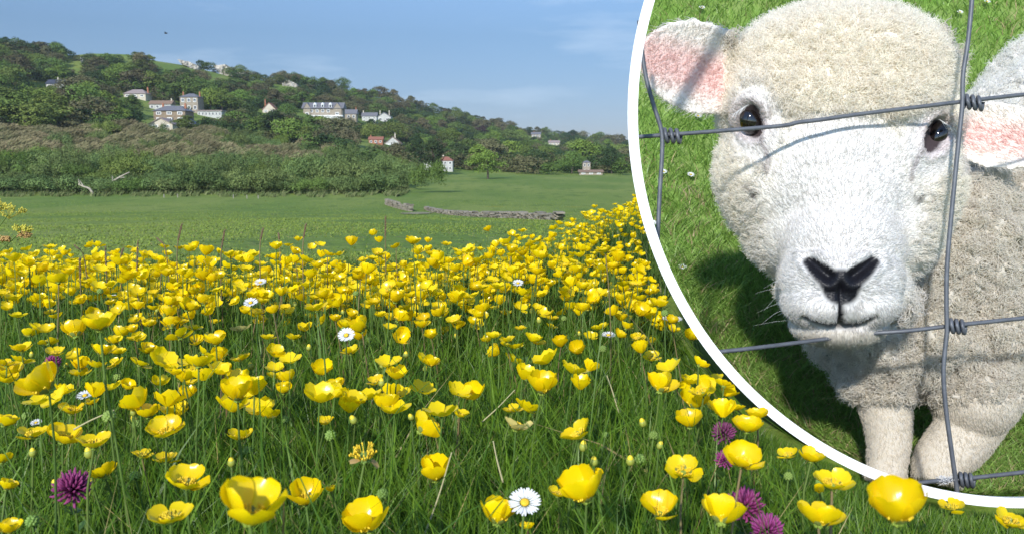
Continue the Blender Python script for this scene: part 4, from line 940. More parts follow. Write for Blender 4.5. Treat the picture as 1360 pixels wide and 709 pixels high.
for pts, d, lab in [([(640, 560), (662, 540), (684, 517)], .8, "pale dry stalk slanting under the cupped central buttercup"), ([(822, 548), (812, 515), (806, 498)], .85, "pale broken straw in the grass right of centre"), ([(98, 570), (120, 558), (152, 544)], .62, "pale stalk lying diagonally above the lower left flowers"), ([(668, 640), (660, 610), (655, 585)], .6, "short dry stalk left of the bottom daisy"), ([(560, 720), (582, 660), (600, 600)], .6, "broad pale grass stalk under the single cupped flower")]:
    stalk(pts, d, lab, False, DRYS, .0007)
# ---- leafy umbel plant cut by the left edge
UMB = mat("umbel_floret", (.50, .45, .06), rough=.7, rand=.1); UMBD = mat("umbel_floret_dry", (.42, .27, .10), rough=.8)
def umbel_plant():
    d = 1.5; b = P(-75, 520, d); b[2] = float(G(b[0], b[1])); root = empty("umbel_plant", b, 0, "tall yellow-green umbel plant leaning in at the left edge", "plant")
    W = lambda x, y, k=0: P(x, y, d + k) - b
    mb = MB(); mb.tube(spline([(0, 0, 0), W(-50, 400), W(-20, 350), W(-4, 338)], 16), np.linspace(.004, .0022, 17)[:len(spline([(0, 0, 0), W(-50, 400), W(-20, 350), W(-4, 338)], 16))], 7)
    for q in [((-4, 338), (12, 322), (28, 308)), ((-20, 350), (-6, 310), (10, 286)), ((-30, 362), (-10, 330), (8, 318))]: mb.tube(spline([W(*a) for a in q], 8), .0012, 6)
    mb.build("stem", STEM, root, True)
    for (x, y, r, mt) in [(28, 306, 14, UMB), (12, 281, 20, UMB), (33, 313, 8, UMBD), (8, 318, 6, UMBD), (-10, 275, 18, UMB)]:
        mb = MB(); sc = d / FPX
        for k in range(26):
            a = rf.uniform(0, 6.28); t = math.sqrt(rf.random()); o = np.array((math.cos(a) * t, math.sin(a) * t * .8, .35 - .4 * t * t + rf.uniform(-.12, .12))) * r * sc; c0 = W(x, y) + o
            for _ in range(6):
                p = c0 + rf.normal(0, .0022, 3); mb.tube([p - (0, 0, .0014), p, p + (0, 0, .0012)], [.0003, .0016, .0004], 5)
            mb.tube([W(x, y + r * .5), c0], .0003, 3, caps=False)
        mb.build("umbel", mt, root, True)
umbel_plant()
# ---- the grass itself
def meadow_grass():
    r = np.random.default_rng(17); Vs = []
    n = 230000
    d = np.exp(r.uniform(math.log(.17), math.log(2.3), n)); px = r.uniform(-260, 1620, n); x = (px - CX) / FPX * d; y = d * 1.0
    z = G(x, y); h = np.clip(r.normal(.105, .036, n), .03, .21) * np.interp(d, [.2, .35, .6, 1.2, 2.2], [.95, 1.0, 1.05, 1.0, 1.0])
    w = r.uniform(.0014, .0034, n); lean = r.uniform(.1, .95, n); az = r.uniform(0, 6.28, n) ; face = r.uniform(-1.0, 1.0, n)
    wide_ = r.random(n) < .035; w[wide_] *= r.uniform(1.8, 3.0, wide_.sum()); long_ = r.random(n) < .022; h[long_] *= r.uniform(1.25, 1.75, long_.sum()); w[long_] *= .75
    tx = x + lean * h * np.cos(az); ty = y + lean * h * np.sin(az); tz = z + h
    tp = np.stack([tx, ty, tz], -1); ax, ay, ad = PIX(tp); bx, by, bd = PIX(np.stack([x, y, z], -1))
    bad = (in_ring(ax, ay, 16) & (ad < 2.6)) | (in_ring(bx, by, 4) & (bd > .76) & (bd < 2.6)) | (ad < .16)
    out_ = np.hypot(bx - RING[0], by - RING[1]) - RING[2]; hr = (in_ring(ax, ay, 14)) & (out_ > 1) & (bd < 1.05)
    h = np.where(hr, np.clip(out_ * bd / FPX * .95, .010, h), h); tp2 = np.stack([x + lean * h * np.cos(az), y + lean * h * np.sin(az), z + h], -1); ax2, ay2, ad2 = PIX(tp2); bad = np.where(hr, in_ring(ax2, ay2, -7), bad)
    ok = ~bad; x, y, z, h, w, lean, az, face = [q[ok] for q in (x, y, z, h, w, lean, az, face)]; n = len(x)
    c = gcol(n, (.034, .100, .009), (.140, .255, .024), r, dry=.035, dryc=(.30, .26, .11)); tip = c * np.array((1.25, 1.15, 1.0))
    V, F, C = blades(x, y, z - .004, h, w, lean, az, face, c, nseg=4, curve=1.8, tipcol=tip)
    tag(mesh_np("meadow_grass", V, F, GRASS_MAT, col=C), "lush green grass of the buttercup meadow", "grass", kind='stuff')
    # shorter blades where the turf meets the hoop's foot
    n = 60000; th = r.uniform(.60 * math.pi, 1.12 * math.pi, n); rr = RING[2] + 2 + 110 * r.random(n) ** 1.3; bx = RING[0] + rr * np.cos(th); by = RING[1] + rr * np.sin(th); ok = (by > 430) & (bx < 1500); bx, by, rr = bx[ok], by[ok], rr[ok]; d = .42 * FPX / (by - 204.5)
    for _ in range(4): q = PV(bx, by, d); d = np.clip(d * (CZ - G(q[:, 0], q[:, 1])) / np.maximum(CZ - q[:, 2], .02), .3, 1.8)
    q = PV(bx, by, d); k = d < 1.25; q, d, rr = q[k], d[k], rr[k]; n = len(d); h = np.clip((rr - RING[2]) * d / FPX * r.uniform(.7, 1.05, n), .006, .085)
    V, F, C = blades(q[:, 0], q[:, 1], q[:, 2] - .004, h, r.uniform(.0014, .0030, n), r.uniform(.1, .6, n), r.uniform(0, 6.28, n), r.uniform(-1, 1, n), gcol(n, (.034, .100, .009), (.140, .255, .024), r, dry=.03), nseg=3)
    tag(mesh_np("hoop_grass", V, F, GRASS_MAT, col=C), "short green grass along the foot of the hoop", "grass", kind='stuff')
    # farther slope grass
    n = 60000; y = r.uniform(1.6, 9.0, n); a = r.uniform(-.75, .7, n); x = a * y; z = G(x, y)
    h = r.uniform(.08, .20, n); bx, by, bd = PIX(np.stack([x, y, z + h], -1)); ok = ~(in_ring(bx, by, 14) & (bd < 2.6)); x, y, z, h = x[ok], y[ok], z[ok], h[ok]; n = len(x)
    V, F, C = blades(x, y, z - .004, h, r.uniform(.003, .006, n), r.uniform(.1, .8, n), r.uniform(0, 6.28, n), r.uniform(-1, 1, n), gcol(n, (.03, .075, .012), (.085, .15, .028), r, dry=.04), nseg=3)
    tag(mesh_np("slope_grass", V, F, GRASS_MAT, col=C), "grass between the distant buttercups on the slope", "grass", kind='stuff')
    # small leaves low between the blades
    n = 9000; d = np.exp(r.uniform(math.log(.22), math.log(1.5), n)); px = r.uniform(-100, 1500, n); x = (px - CX) / FPX * d; y = d; h = r.uniform(.02, .085, n); z = G(x, y) + h
    bx, by, bd = PIX(np.stack([x, y, z + .02], -1)); ok = ~(in_ring(bx, by, 30) & (bd < 2.6)); x, y, z = x[ok], y[ok], z[ok]; n = len(x)
    LV, LF = join([(rings(*leaflet_arrays(.013, .0050, k), k * math.tau / 3), leaflet_arrays(.013, .0050, k)[1]) for k in range(3)])
    a = r.uniform(0, 6.28, n); s = r.uniform(.6, 1.5, n); ti = r.normal(0, .35, (n, 2)); ca, sa = np.cos(a), np.sin(a)
    X = (LV[None, :, 0] * ca[:, None] - LV[None, :, 1] * sa[:, None]) * s[:, None]; Y = (LV[None, :, 0] * sa[:, None] + LV[None, :, 1] * ca[:, None]) * s[:, None]; Z = LV[None, :, 2] * s[:, None] + X * ti[:, :1] + Y * ti[:, 1:]
    V = np.stack([X + x[:, None], Y + y[:, None], Z + z[:, None]], -1).reshape(-1, 3); F = (np.arange(n)[:, None, None] * len(LV) + LF[None]).reshape(-1, 4)
    C = np.repeat(gcol(n, (.035, .090, .018), (.085, .17, .035), r), len(LV), 0)
    tag(mesh_np("clover_leaves", V, F, LEAF, col=C), "small clover leaves low between the grass blades", "leaves", kind='stuff')
meadow_grass()
# ================================================================== white hoop, turf bank, wire fence and the lamb behind it
HOOPM = mat("white_hoop_paint", (0.86, 0.86, 0.86), rough=.45, spec=.4)
def hoop():  # stands for the white border around the round inset
    """a round white hoop standing in the grass: rounded-rectangle section, 10 mm wide and 22 mm deep"""
    n = 220; ro, ri = RING[2], RING[2] - 13.5; mb = MB(); sec = [(ri, -.003), (ro, -.003), (ro - 2, .001), (ro - 6, .012), (ri + 4, .012), (ri + .6, .001)]
    k = RING_D / FPX; C0 = P(RING[0], RING[1], RING_D); u = np.array((0, SP, CP)); f = np.array((0, CP, -SP)); rt = np.array((1.0, 0, 0)); V = []
    for i in range(n):
        a = i * math.tau / n
        for rr, dd in sec: V.append(C0 + (rt * math.cos(a) + u * math.sin(a)) * rr * k + f * dd)
    m = len(sec); mb.add(V, [(i * m + j, i * m + (j + 1) % m, ((i + 1) % n) * m + (j + 1) % m, ((i + 1) % n) * m + j) for i in range(n) for j in range(m)])
    o = mb.build("hoop", HOOPM); tag(o, "round white border of the inset, built as an upright hoop", "hoop")
    # short white feet that carry it on the ground, hidden low in the grass
    for s in (-.12, .12):
        x = C0[0] + s; zb = C0[2] - math.sqrt((RING[2] * k) ** 2 - s * s) * CP; y = C0[1] - (C0[2] - zb) * SP / CP + .012
        g = float(G(x, y)); MB().tube([(x, y, g - .02), (x, y, zb + .003)], [.006, .006], 10).build("foot", HOOPM, o)
hoop()
# ------------------------------------------------------------------ the turf bank: floor under the lamb, rising behind it
BD = np.concatenate([np.linspace(1.052, 1.45, 20), np.linspace(1.45, 2.35, 34)[1:]])     # distance rows
def bank_z(d):
    d = np.asarray(d, float); return -.034 + 1.16 * np.clip((d - 1.20) / 1.0, 0, 2) ** 1.75 + .010 * np.sin(d * 9)
def bank_row(d):
    """y pixel of the row and its left/right limits inside the hoop"""
    z = bank_z(d); t = (z - CZ) / d; b = (-t - SP) / CP; py = CY + b * FPX       # z-CZ = d(-SP - b CP)
    r = RING[2] - 7; h = np.sqrt(np.maximum(r * r - (py - RING[1]) ** 2, 1)); return py, RING[0] - h, RING[0] + h
def bank_xyz(d, u):
    py, l, rr = bank_row(d); px = l + (rr - l) * u; v = PV(px, py, d); return v
def bank():
    d = BD; py, l, rr = bank_row(d); ok = (py < RING[1] + RING[2] - 4) & (py > -150); d = d[ok]; us = np.linspace(0, 1, 70)
    D, U = np.meshgrid(d, us, indexing='ij'); V = bank_xyz(D, U); nr, nc = D.shape; Vb = np.array((0, 0, CZ)) + (V - (0, 0, CZ)) * (1.10 + .02 * U[..., None])
    i = np.arange(nr - 1)[:, None]; j = np.arange(nc - 1)[None]; F = np.stack(np.broadcast_arrays(i * nc + j, i * nc + j + 1, (i + 1) * nc + j + 1, (i + 1) * nc + j), -1).reshape(-1, 4)
    n = nr * nc; rim = [i * nc for i in range(nr)] + [(nr - 1) * nc + j for j in range(1, nc)] + [i * nc + nc - 1 for i in range(nr - 2, -1, -1)] + [j for j in range(nc - 2, 0, -1)]
    Fs = np.array([(a, b, b + n, a + n) for a, b in zip(rim, rim[1:] + rim[:1])]); Vall = np.vstack([V.reshape(-1, 3), Vb.reshape(-1, 3)])
    m = mat("bank_turf", (.14, .25, .045), rough=.95, spec=.1, c2=(.20, .27, .08), scale=14, bump=.5, bscale=60)
    tag(mesh_np("grass_bank", Vall, np.vstack([F, F[:, ::-1] + n, Fs]), m), "short-cropped grassy bank rising behind the lamb inside the hoop", kind='structure')
    return d
bd_ = bank()
def bank_grass():
    r = np.random.default_rng(33); n = 120000
    d = r.uniform(bd_[0] + .01, bd_[-1], n * 3); keep = r.random(len(d)) < (.35 + .65 * (d < 1.6)); d = d[keep][:n]; n = len(d); u = r.uniform(.004, .70, n); v = bank_xyz(d, u)
    h = np.clip(r.normal(.034, .011, n), .010, .07) * np.interp(d, [1.05, 1.3], [.35, 1]); az = r.uniform(0, 6.28, n); lean = r.uniform(.3, 1.3, n)
    tip = np.stack([v[:, 0] + lean * h * np.cos(az), v[:, 1] + lean * h * np.sin(az), v[:, 2] + h], -1); ax, ay, ad = PIX(tip); ok = in_ring(ax, ay, -6)
    v, h, az, lean = v[ok], h[ok], az[ok], lean[ok]; n = len(h)
    pat = np.sin(v[:, 0] * 9 + 2 * np.sin(v[:, 1] * 7)) + np.sin(v[:, 2] * 17 + v[:, 0] * 6); dry = r.random(n) < np.where(v[:, 2] < .12, .14, .05) + .05 * pat
    c = gcol(n, (.15, .265, .045), (.29, .44, .10), r); c[dry] = np.array((.46, .38, .20)) * (.6 + .6 * r.random((dry.sum(), 1)))
    V, F, C = blades(v[:, 0], v[:, 1], v[:, 2] - .002, h, r.uniform(.0016, .0034, n), lean, az, r.uniform(-1.2, 1.2, n), c, nseg=3, tipcol=c * 1.1)
    tag(mesh_np("bank_grass", V, F, GRASS_MAT, col=C), "short yellow-green grass with dry straw on the bank", "grass", kind='stuff')
bank_grass()
def on_bank(px, py):
    dd = np.linspace(bd_[0], bd_[-1], 3000); rows = bank_row(dd)[0]; i = int(np.argmin(np.abs(rows - py))); return P(px, py, dd[i])
for k, (px, py) in enumerate([(931, 14), (920, 30), (916, 236), (880, 232), (926, 158), (905, 358), (1022, 20), (1308, 6), (1272, 20), (866, 300)]):
    b = on_bank(px, py + 6); tip = b + np.array((0, -.008, .016)); lab = "tiny white daisy in the cropped grass of the bank"
    if (px, py) == (916, 236): lab = "white daisy on the bank between the hoop and the lamb's cheek"
    daisy(tip, .8, lab, .6, -1.57, b, "daisies on the grass bank")
for pts, lab in [([(955, 452), (985, 416), (1034, 393)], "long pale straw arching beside the lamb's chin"), ([(968, 500), (985, 470), (1010, 445), (1012, 425)], "thin curled straw lying on the bank under the chin"), ([(1090, 592), (1130, 600), (1166, 610)], "dry stalk lying by the lamb's feet"), ([(1120, 590), (1130, 578), (1140, 570)], "short broken straw near the lamb's foot")]:
    W = [on_bank(a, b) + np.array((0, -.004, .012)) for a, b in pts]; mb = MB(); c = spline(W, 14); mb.tube(c, np.linspace(.0016, .0008, len(c)), 6); tag(mb.build("straw", DRYS, smooth=True), lab, "straw")

# ------------------------------------------------------------------ the lamb
def ell(px, py, d, rx, ry, rz, roll=0.0, yaw=0.0):
    """an ellipsoid about a point given by its direction and distance; rx, ry in picture pixels at that distance, rz in metres"""
    k = d / FPX; return dict(c=P(px, py, d), r=(rx * k, rz, ry * k), roll=roll, yaw=yaw)
ROLL = R(5)
BODY = [
    ell(1112, 108, 1.035, 142, 90, .125, ROLL), ell(1106, 150, 1.03, 148, 108, .125, ROLL), ell(1090, 232, 1.02, 136, 118, .120, ROLL), ell(1130, 238, 1.02, 134, 118, .120, ROLL), ell(1090, 298, 1.01, 98, 82, .105), ell(1142, 303, 1.01, 95, 82, .105),
    ell(1122, 205, .985, 96, 90, .075), ell(1119, 265, .962, 84, 80, .070), ell(1117, 325, .945, 80, 75, .070), ell(1115, 368, .930, 80, 62, .066), ell(1092, 398, .925, 52, 40, .055), ell(1138, 398, .925, 52, 40, .055), ell(1113, 430, .948, 62, 32, .052),
    ell(1092, 385, .985, 55, 52, .08), ell(1144, 385, .985, 55, 52, .08),
    ell(1003, 140, .985, 34, 40, .045), ell(1240, 160, .985, 34, 40, .045),
    ell(1200, 340, 1.16, 145, 130, .16), ell(1230, 410, 1.17, 150, 108, .15), ell(1190, 440, 1.12, 108, 66, .11), ell(1262, 452, 1.15, 95, 72, .11),
    ell(1330, 330, 1.34, 150, 160, .20), ell(1400, 250, 1.50, 150, 165, .20), ell(1440, 195, 1.66, 150, 165, .20),
    ell(1166, 495, 1.11, 42, 50, .06), ell(1292, 515, 1.09, 55, 66, .07)]
LEGS = [([(1170, 510, 1.11), (1180, 572, 1.10), (1178, 618, 1.09), (1174, 655, 1.085)], [.040, .029, .024, .027]),
        ([(1296, 525, 1.10), (1280, 575, 1.09), (1250, 612, 1.085), (1244, 655, 1.08)], [.055, .039, .034, .031]),
        ([(1440, 320, 1.62), (1432, 385, 1.64), (1436, 430, 1.64), (1434, 462, 1.62)], [.075, .045, .034, .036]),
        ([(1560, 310, 1.70), (1565, 380, 1.74), (1568, 420, 1.74), (1564, 452, 1.72)], [.075, .045, .034, .036])]
def ear_arrays(base, tip, wpx, d0, d1, cup=.30, thick=.0075, side=1):
    """a leaf-shaped cupped ear with real thickness; its hollow faces the camera side"""
    nu, nv = 13, 17; b = np.array(base, float); t = np.array(tip, float); ax = t - b; ln = np.linalg.norm(ax); ax /= ln; pr = np.array((-ax[1], ax[0])) * side
    fr = []; 
    for v in np.linspace(0, 1, nv):
        w = wpx * np.interp(v, [0, .12, .35, .6, .8, .93, 1], [.62, .80, 1.0, .96, .74, .42, .08])
        for u in np.linspace(-1, 1, nu):
            q = b + ax * ln * v + pr * w * u; d = d0 + (d1 - d0) * v + cup * (1 - u * u) * w * .9 / FPX * np.interp(v, [0, .3, 1], [.9, 1, .35]) ; fr.append(P(q[0], q[1], d))
    fr = np.array(fr); f = np.array((0, CP, -SP)); th = np.array([thick * (1 - .75 * abs(u) ** 3) * (1 if v < .8 else .6) for v in np.linspace(0, 1, nv) for u in np.linspace(-1, 1, nu)])
    V = np.vstack([fr - f * th[:, None] * .4, fr + f * th[:, None]]); n = nu * nv
    F = [(i * nu + j, i * nu + j + 1, (i + 1) * nu + j + 1, (i + 1) * nu + j) for i in range(nv - 1) for j in range(nu - 1)]
    F2 = [tuple(k + n for k in q[::-1]) for q in F]; rim = list(range(nu)) + [i * nu + nu - 1 for i in range(1, nv)] + [(nv - 1) * nu + j for j in range(nu - 2, -1, -1)] + [i * nu for i in range(nv - 2, 0, -1)]
    return V, F + F2 + [(a, a + n, b2 + n, b2) for a, b2 in zip(rim, rim[1:] + rim[:1])]
EAR_L = dict(base=(990, 110), tip=(847, 62), wpx=63, d0=1.02, d1=.955, side=-1)
EAR_R = dict(base=(1262, 172), tip=(1412, 190), wpx=46, d0=1.05, d1=1.0, side=1)
def lamb_mesh():
    mb = MB(); un, vn = 28, 18
    for e in BODY:
        c, (rx, ry, rz) = e['c'], e['r']; cr, sr = math.cos(e['roll']), math.sin(e['roll']); V = []
        for j in range(vn + 1):
            t = math.pi * j / vn
            for i in range(un):
                a = i * math.tau / un; p = np.array((rx * math.sin(t) * math.cos(a), ry * math.sin(t) * math.sin(a), rz * math.cos(t)))
                p = np.array((p[0] * cr + p[2] * sr, p[1], -p[0] * sr + p[2] * cr)); p = np.array((p[0], p[1] * CP + p[2] * SP, -p[1] * SP + p[2] * CP)); V.append(c + p)
        mb.add(V, [(j * un + i, (j + 1) * un + i, (j + 1) * un + (i + 1) % un, j * un + (i + 1) % un) for j in range(vn) for i in range(un)])
    for pts, rad in LEGS:
        W = [P(*q) for q in pts]; W[-1][2] = float(bank_z(min(pts[-1][2], 2.3))) + .02; c = spline(W, 15); rr = np.interp(np.linspace(0, 1, len(c)), np.linspace(0, 1, len(rad)), rad); mb.tube(c, rr, 20)
    for e in (EAR_L, EAR_R): mb.add(*ear_arrays(**e))
    o = mb.build("lamb_raw", HOOPM)
    o.modifiers.new("r", 'REMESH').mode = 'VOXEL'; o.modifiers["r"].voxel_size = .0027
    s = o.modifiers.new("s", 'SMOOTH'); s.factor = .5; s.iterations = 12
    bpy.context.view_layer.update(); dg = bpy.context.evaluated_depsgraph_get(); me = bpy.data.meshes.new_from_object(o.evaluated_get(dg)); bpy.data.objects.remove(o)
    return me
def seg_d(px, py, pts):
    """distance in pixels to a polyline"""
    best = np.full(px.shape, 1e9)
    for (x0, y0), (x1, y1) in zip(pts[:-1], pts[1:]):
        dx, dy = x1 - x0, y1 - y0; t = np.clip(((px - x0) * dx + (py - y0) * dy) / (dx * dx + dy * dy), 0, 1); best = np.minimum(best, np.hypot(px - x0 - t * dx, py - y0 - t * dy))
    return best
EYES = [(997, 160, 12.5, 18, -10), (1244, 180, 11, 18.5, 20)]         # px, py, half width, half height, slant
NOSTR = [[(1074, 344), (1084, 353), (1100, 366), (1112, 384)], [(1161, 344), (1151, 353), (1134, 366), (1122, 384)]]
PHIL = [(1117, 380), (1117, 400), (1116, 426)]
MOUTH = [(1068, 422), (1082, 429), (1099, 434), (1116, 433), (1133, 434), (1147, 430), (1161, 422)]
def eye_q(px, py, e, grow=0):
    a = math.radians(e[4]); dx, dy = px - e[0], py - e[1]; x = dx * math.cos(a) + dy * math.sin(a); y = -dx * math.sin(a) + dy * math.cos(a); return np.hypot(x / (e[2] + grow), y / (e[3] + grow))
def lamb_color(co, nr):
    px, py, d = PIX(co); toC = (0, 0, CZ) - co; toC /= np.linalg.norm(toC, axis=1, keepdims=True); front = (nr * toC).sum(1)
    n = len(co); C = np.empty((n, 3)); zone = np.zeros(n, int)                        # zones: 0 body wool, 1 head wool, 2 short face hair, 3 ear, 4 bare, 5 legs
    C[:] = (.73, .675, .58)
    C[d > 1.24] = (.88, .85, .79)  # far back wool painted lighter, standing in for light on the rump
    head = (d < 1.10) & (py < 420) & (px < 1300) & (np.hypot((px - 1110) / 172, (py - 200) / 225) < 1.03) & ~((px > 1185) & (py > 318) & (d > 1.02)) & ~((px > 1235) & (py > 250) & (d > 1.045))
    zone[head] = 1; C[head] = (.90, .845, .74)
    cp_ = np.clip((1.12 - np.hypot((px - 1128) / 132, (py - 84 - .05 * (px - 1128)) / 72)) / .45, 0, 1) * head; C = C * (1 - cp_[:, None]) + np.array((.91, .845, .73)) * cp_[:, None]
    fd = seg_d(px, py, [(1122, 190), (1119, 270), (1117, 330), (1115, 385), (1114, 425)]); rad = np.interp(py, [140, 170, 210, 260, 320, 370, 440], [52, 70, 100, 112, 104, 100, 84])
    er = np.minimum(np.hypot((px - 1005) / 40, (py - 165) / 58), np.hypot((px - 1232) / 38, (py - 192) / 56))
    fd = fd * (1 + .10 * np.sin(px * .19 + py * .07) * np.sin(py * .23 - px * .05)); m = np.clip((1.30 - fd / rad) / .62, 0, 1) * (d < 1.03); m = np.maximum(m, np.clip((1.15 - er) / .45, 0, 1) * (d < 1.06)); m = np.where(py < 150, np.minimum(m, np.clip((1.1 - er) / .4, 0, 1)), m)
    C = C * (1 - m[:, None]) + np.array((.675, .655, .63)) * m[:, None]; zone[m > .5] = 2
    chin = (py > 439) & (d < .965) & (px > 1040) & (px < 1190); C[chin] = (.60, .56, .49); zone[chin] = 2
    for k in (0, 1):        # legs
        pass
    leg = (py > 528) & (d < 1.2); zone[leg] = 5; C[leg] = (.70, .64, .54)
    hoof = (co[:, 2] < .022) & (d < 1.2) & leg; 
    # ears
    earl = ((px < 962) & (py < 175) & (d < 1.05) & (np.hypot((px - 1110) / 150, (py - 160) / 140) > 1.0)); earr = ((px > 1274) & (py > 125) & (py < 238) & (d < 1.10))
    for e, E in ((earl, EAR_L), (earr, EAR_R)):
        zone[e] = 3; b = np.array(E['base']); t = np.array(E['tip']); ax = (t - b) / np.linalg.norm(t - b); s = (px - b[0]) * ax[0] + (py - b[1]) * ax[1]; q = (-(px - b[0]) * ax[1] + (py - b[1]) * ax[0]) / E['wpx']
        ed = np.abs(q + (.10 if E is EAR_L else -.08)); f = np.clip((.66 - ed) / .45, 0, 1) * .85 * (front > .0)
        blot = .5 + .5 * np.sin(px * .05 + py * .03 + 2 * np.sin(py * .05)) 
        pink = np.array((.80, .53, .49))[None] * (1 - .25 * blot[:, None]) + np.array((.80, .58, .54))[None] * .25 * blot[:, None]
        col = np.array((.82, .77, .71)) * (1 - f[:, None]) + pink * f[:, None]; C[e] = col[e]
    # nose, lip line, eye rims, little stains
    fr = (front > .05) & (d < 1.0)
    nd = np.minimum(seg_d(px, py, NOSTR[0]), seg_d(px, py, NOSTR[1])); wn_ = np.interp(py, [338, 350, 370, 390], [5, 9, 14, 16]); core = np.hypot((px - 1117) / 25, (py - 381) / 23)
    blk = (np.clip((1.25 - nd / wn_) / .35, 0, 1)); blk = np.maximum(blk, np.clip((1.15 - core) / .25, 0, 1)); blk = np.maximum(blk, np.clip((5.5 - seg_d(px, py, PHIL)) / 2.5, 0, 1)) * fr
    C = C * (1 - blk[:, None]) + np.array((.007, .007, .010)) * blk[:, None]
    fz = np.clip(1.6 - core, 0, 1) * (py > 340) * fr * .30 * (1 - blk); fz += np.exp(-((px - 1117) / 34) ** 2 - ((py - 332) / 20) ** 2) * .16 * fr; C = C * (1 - fz[:, None]) + np.array((.20, .18, .18)) * fz[:, None]
    md = np.clip((5.4 - seg_d(px, py, MOUTH)) / 2.5, 0, 1) * fr; C = C * (1 - .9 * md[:, None]) + np.array((.02, .016, .016)) * .9 * md[:, None]
    lip = np.exp(-((seg_d(px, py, MOUTH) - 7) / 6) ** 2) * .22 * fr * (py > 425); C = C * (1 - lip[:, None]) + np.array((.30, .26, .24)) * lip[:, None]
    zone[((blk > .3) | (md > .4)) & fr] = 4
    for e in EYES:
        q = eye_q(px, py, e); rim = np.clip((1.40 - q) / .3, 0, 1) * (d < 1.03); C = C * (1 - rim[:, None]) + np.array((.055, .040, .042)) * rim[:, None]; zone[(rim > .3)] = 4
        q2 = eye_q(px, py, (e[0], e[1], e[2], e[3], e[4]), 12); pk = np.clip((1.25 - q2) / .5, 0, 1) * (d < 1.03) * (1 - rim) * .45; C = C * (1 - pk[:, None]) + np.array((.62, .50, .52)) * pk[:, None]
    for pts in ([(1010, 185), (1020, 215), (1018, 228)], [(1222, 205), (1212, 228), (1210, 240)]):
        t = np.clip((6 - seg_d(px, py, pts)) / 5, 0, 1) * fr * .55; C = C * (1 - t[:, None]) + np.array((.24, .20, .21)) * t[:, None]
    st = [[(992, 250), (998, 254)], [(1000, 262), (1006, 256)], [(1214, 262), (1220, 268)], [(1224, 262), (1219, 272)], [(1000, 258), (1003, 263)]]
    for pts in st:
        t = np.clip((3.4 - seg_d(px, py, pts)) / 2, 0, 1) * (d < 1.06) * .6; C = C * (1 - t[:, None]) + np.array((.10, .08, .06)) * t[:, None]
    return C, zone, px, py, d, front
WOOLSKIN = mat("lamb_skin", (.6, .54, .43), rough=.8, spec=.2, attr=True)
_nt = WOOLSKIN.node_tree; _b = _nt.nodes["Principled BSDF"]; _vc = [q for q in _nt.nodes if q.type == 'VERTEX_COLOR'][0]      # the bare nose is moist: dark skin is smoother and finely pitted
_bw = _nt.nodes.new("ShaderNodeRGBToBW"); _mr = _nt.nodes.new("ShaderNodeMapRange"); _mr.inputs['From Max'].default_value = .06; _mr.inputs['To Min'].default_value = .36; _mr.inputs['To Max'].default_value = .85
_nt.links.new(_vc.outputs['Color'], _bw.inputs[0]); _nt.links.new(_bw.outputs[0], _mr.inputs[0]); _nt.links.new(_mr.outputs[0], _b.inputs['Roughness'])
_no = _nt.nodes.new("ShaderNodeTexVoronoi"); _no.inputs['Scale'].default_value = 420; _tc = _nt.nodes.new("ShaderNodeTexCoord"); _nt.links.new(_tc.outputs['Object'], _no.inputs['Vector'])
_bp = _nt.nodes.new("ShaderNodeBump"); _bp.inputs['Strength'].default_value = .35; _bp.inputs['Distance'].default_value = .001; _nt.links.new(_no.outputs['Distance'], _bp.inputs['Height']); _nt.links.new(_bp.outputs[0], _b.inputs['Normal'])
BAREM = mat("lamb_hair", (.6, .54, .43), rough=.75, spec=.15, attr='attr', trans=.40)
EYEM = mat("eye_black", (.008, .006, .006), rough=.06, spec=.8)
HORN = mat("hoof", (.10, .085, .07), rough=.6)
def vnormals(me):
    a = np.empty(len(me.vertices) * 3, np.float32); me.vertex_normals.foreach_get("vector", a); return a.reshape(-1, 3).astype(float)
def vcos(me):
    a = np.empty(len(me.vertices) * 3, np.float32); me.vertices.foreach_get("co", a); return a.reshape(-1, 3).astype(float)
def noise3(co, s, seed=0.0):
    return np.array([mnoise.noise(Vector((p[0] * s + seed, p[1] * s - seed, p[2] * s + seed * .5))) for p in co])
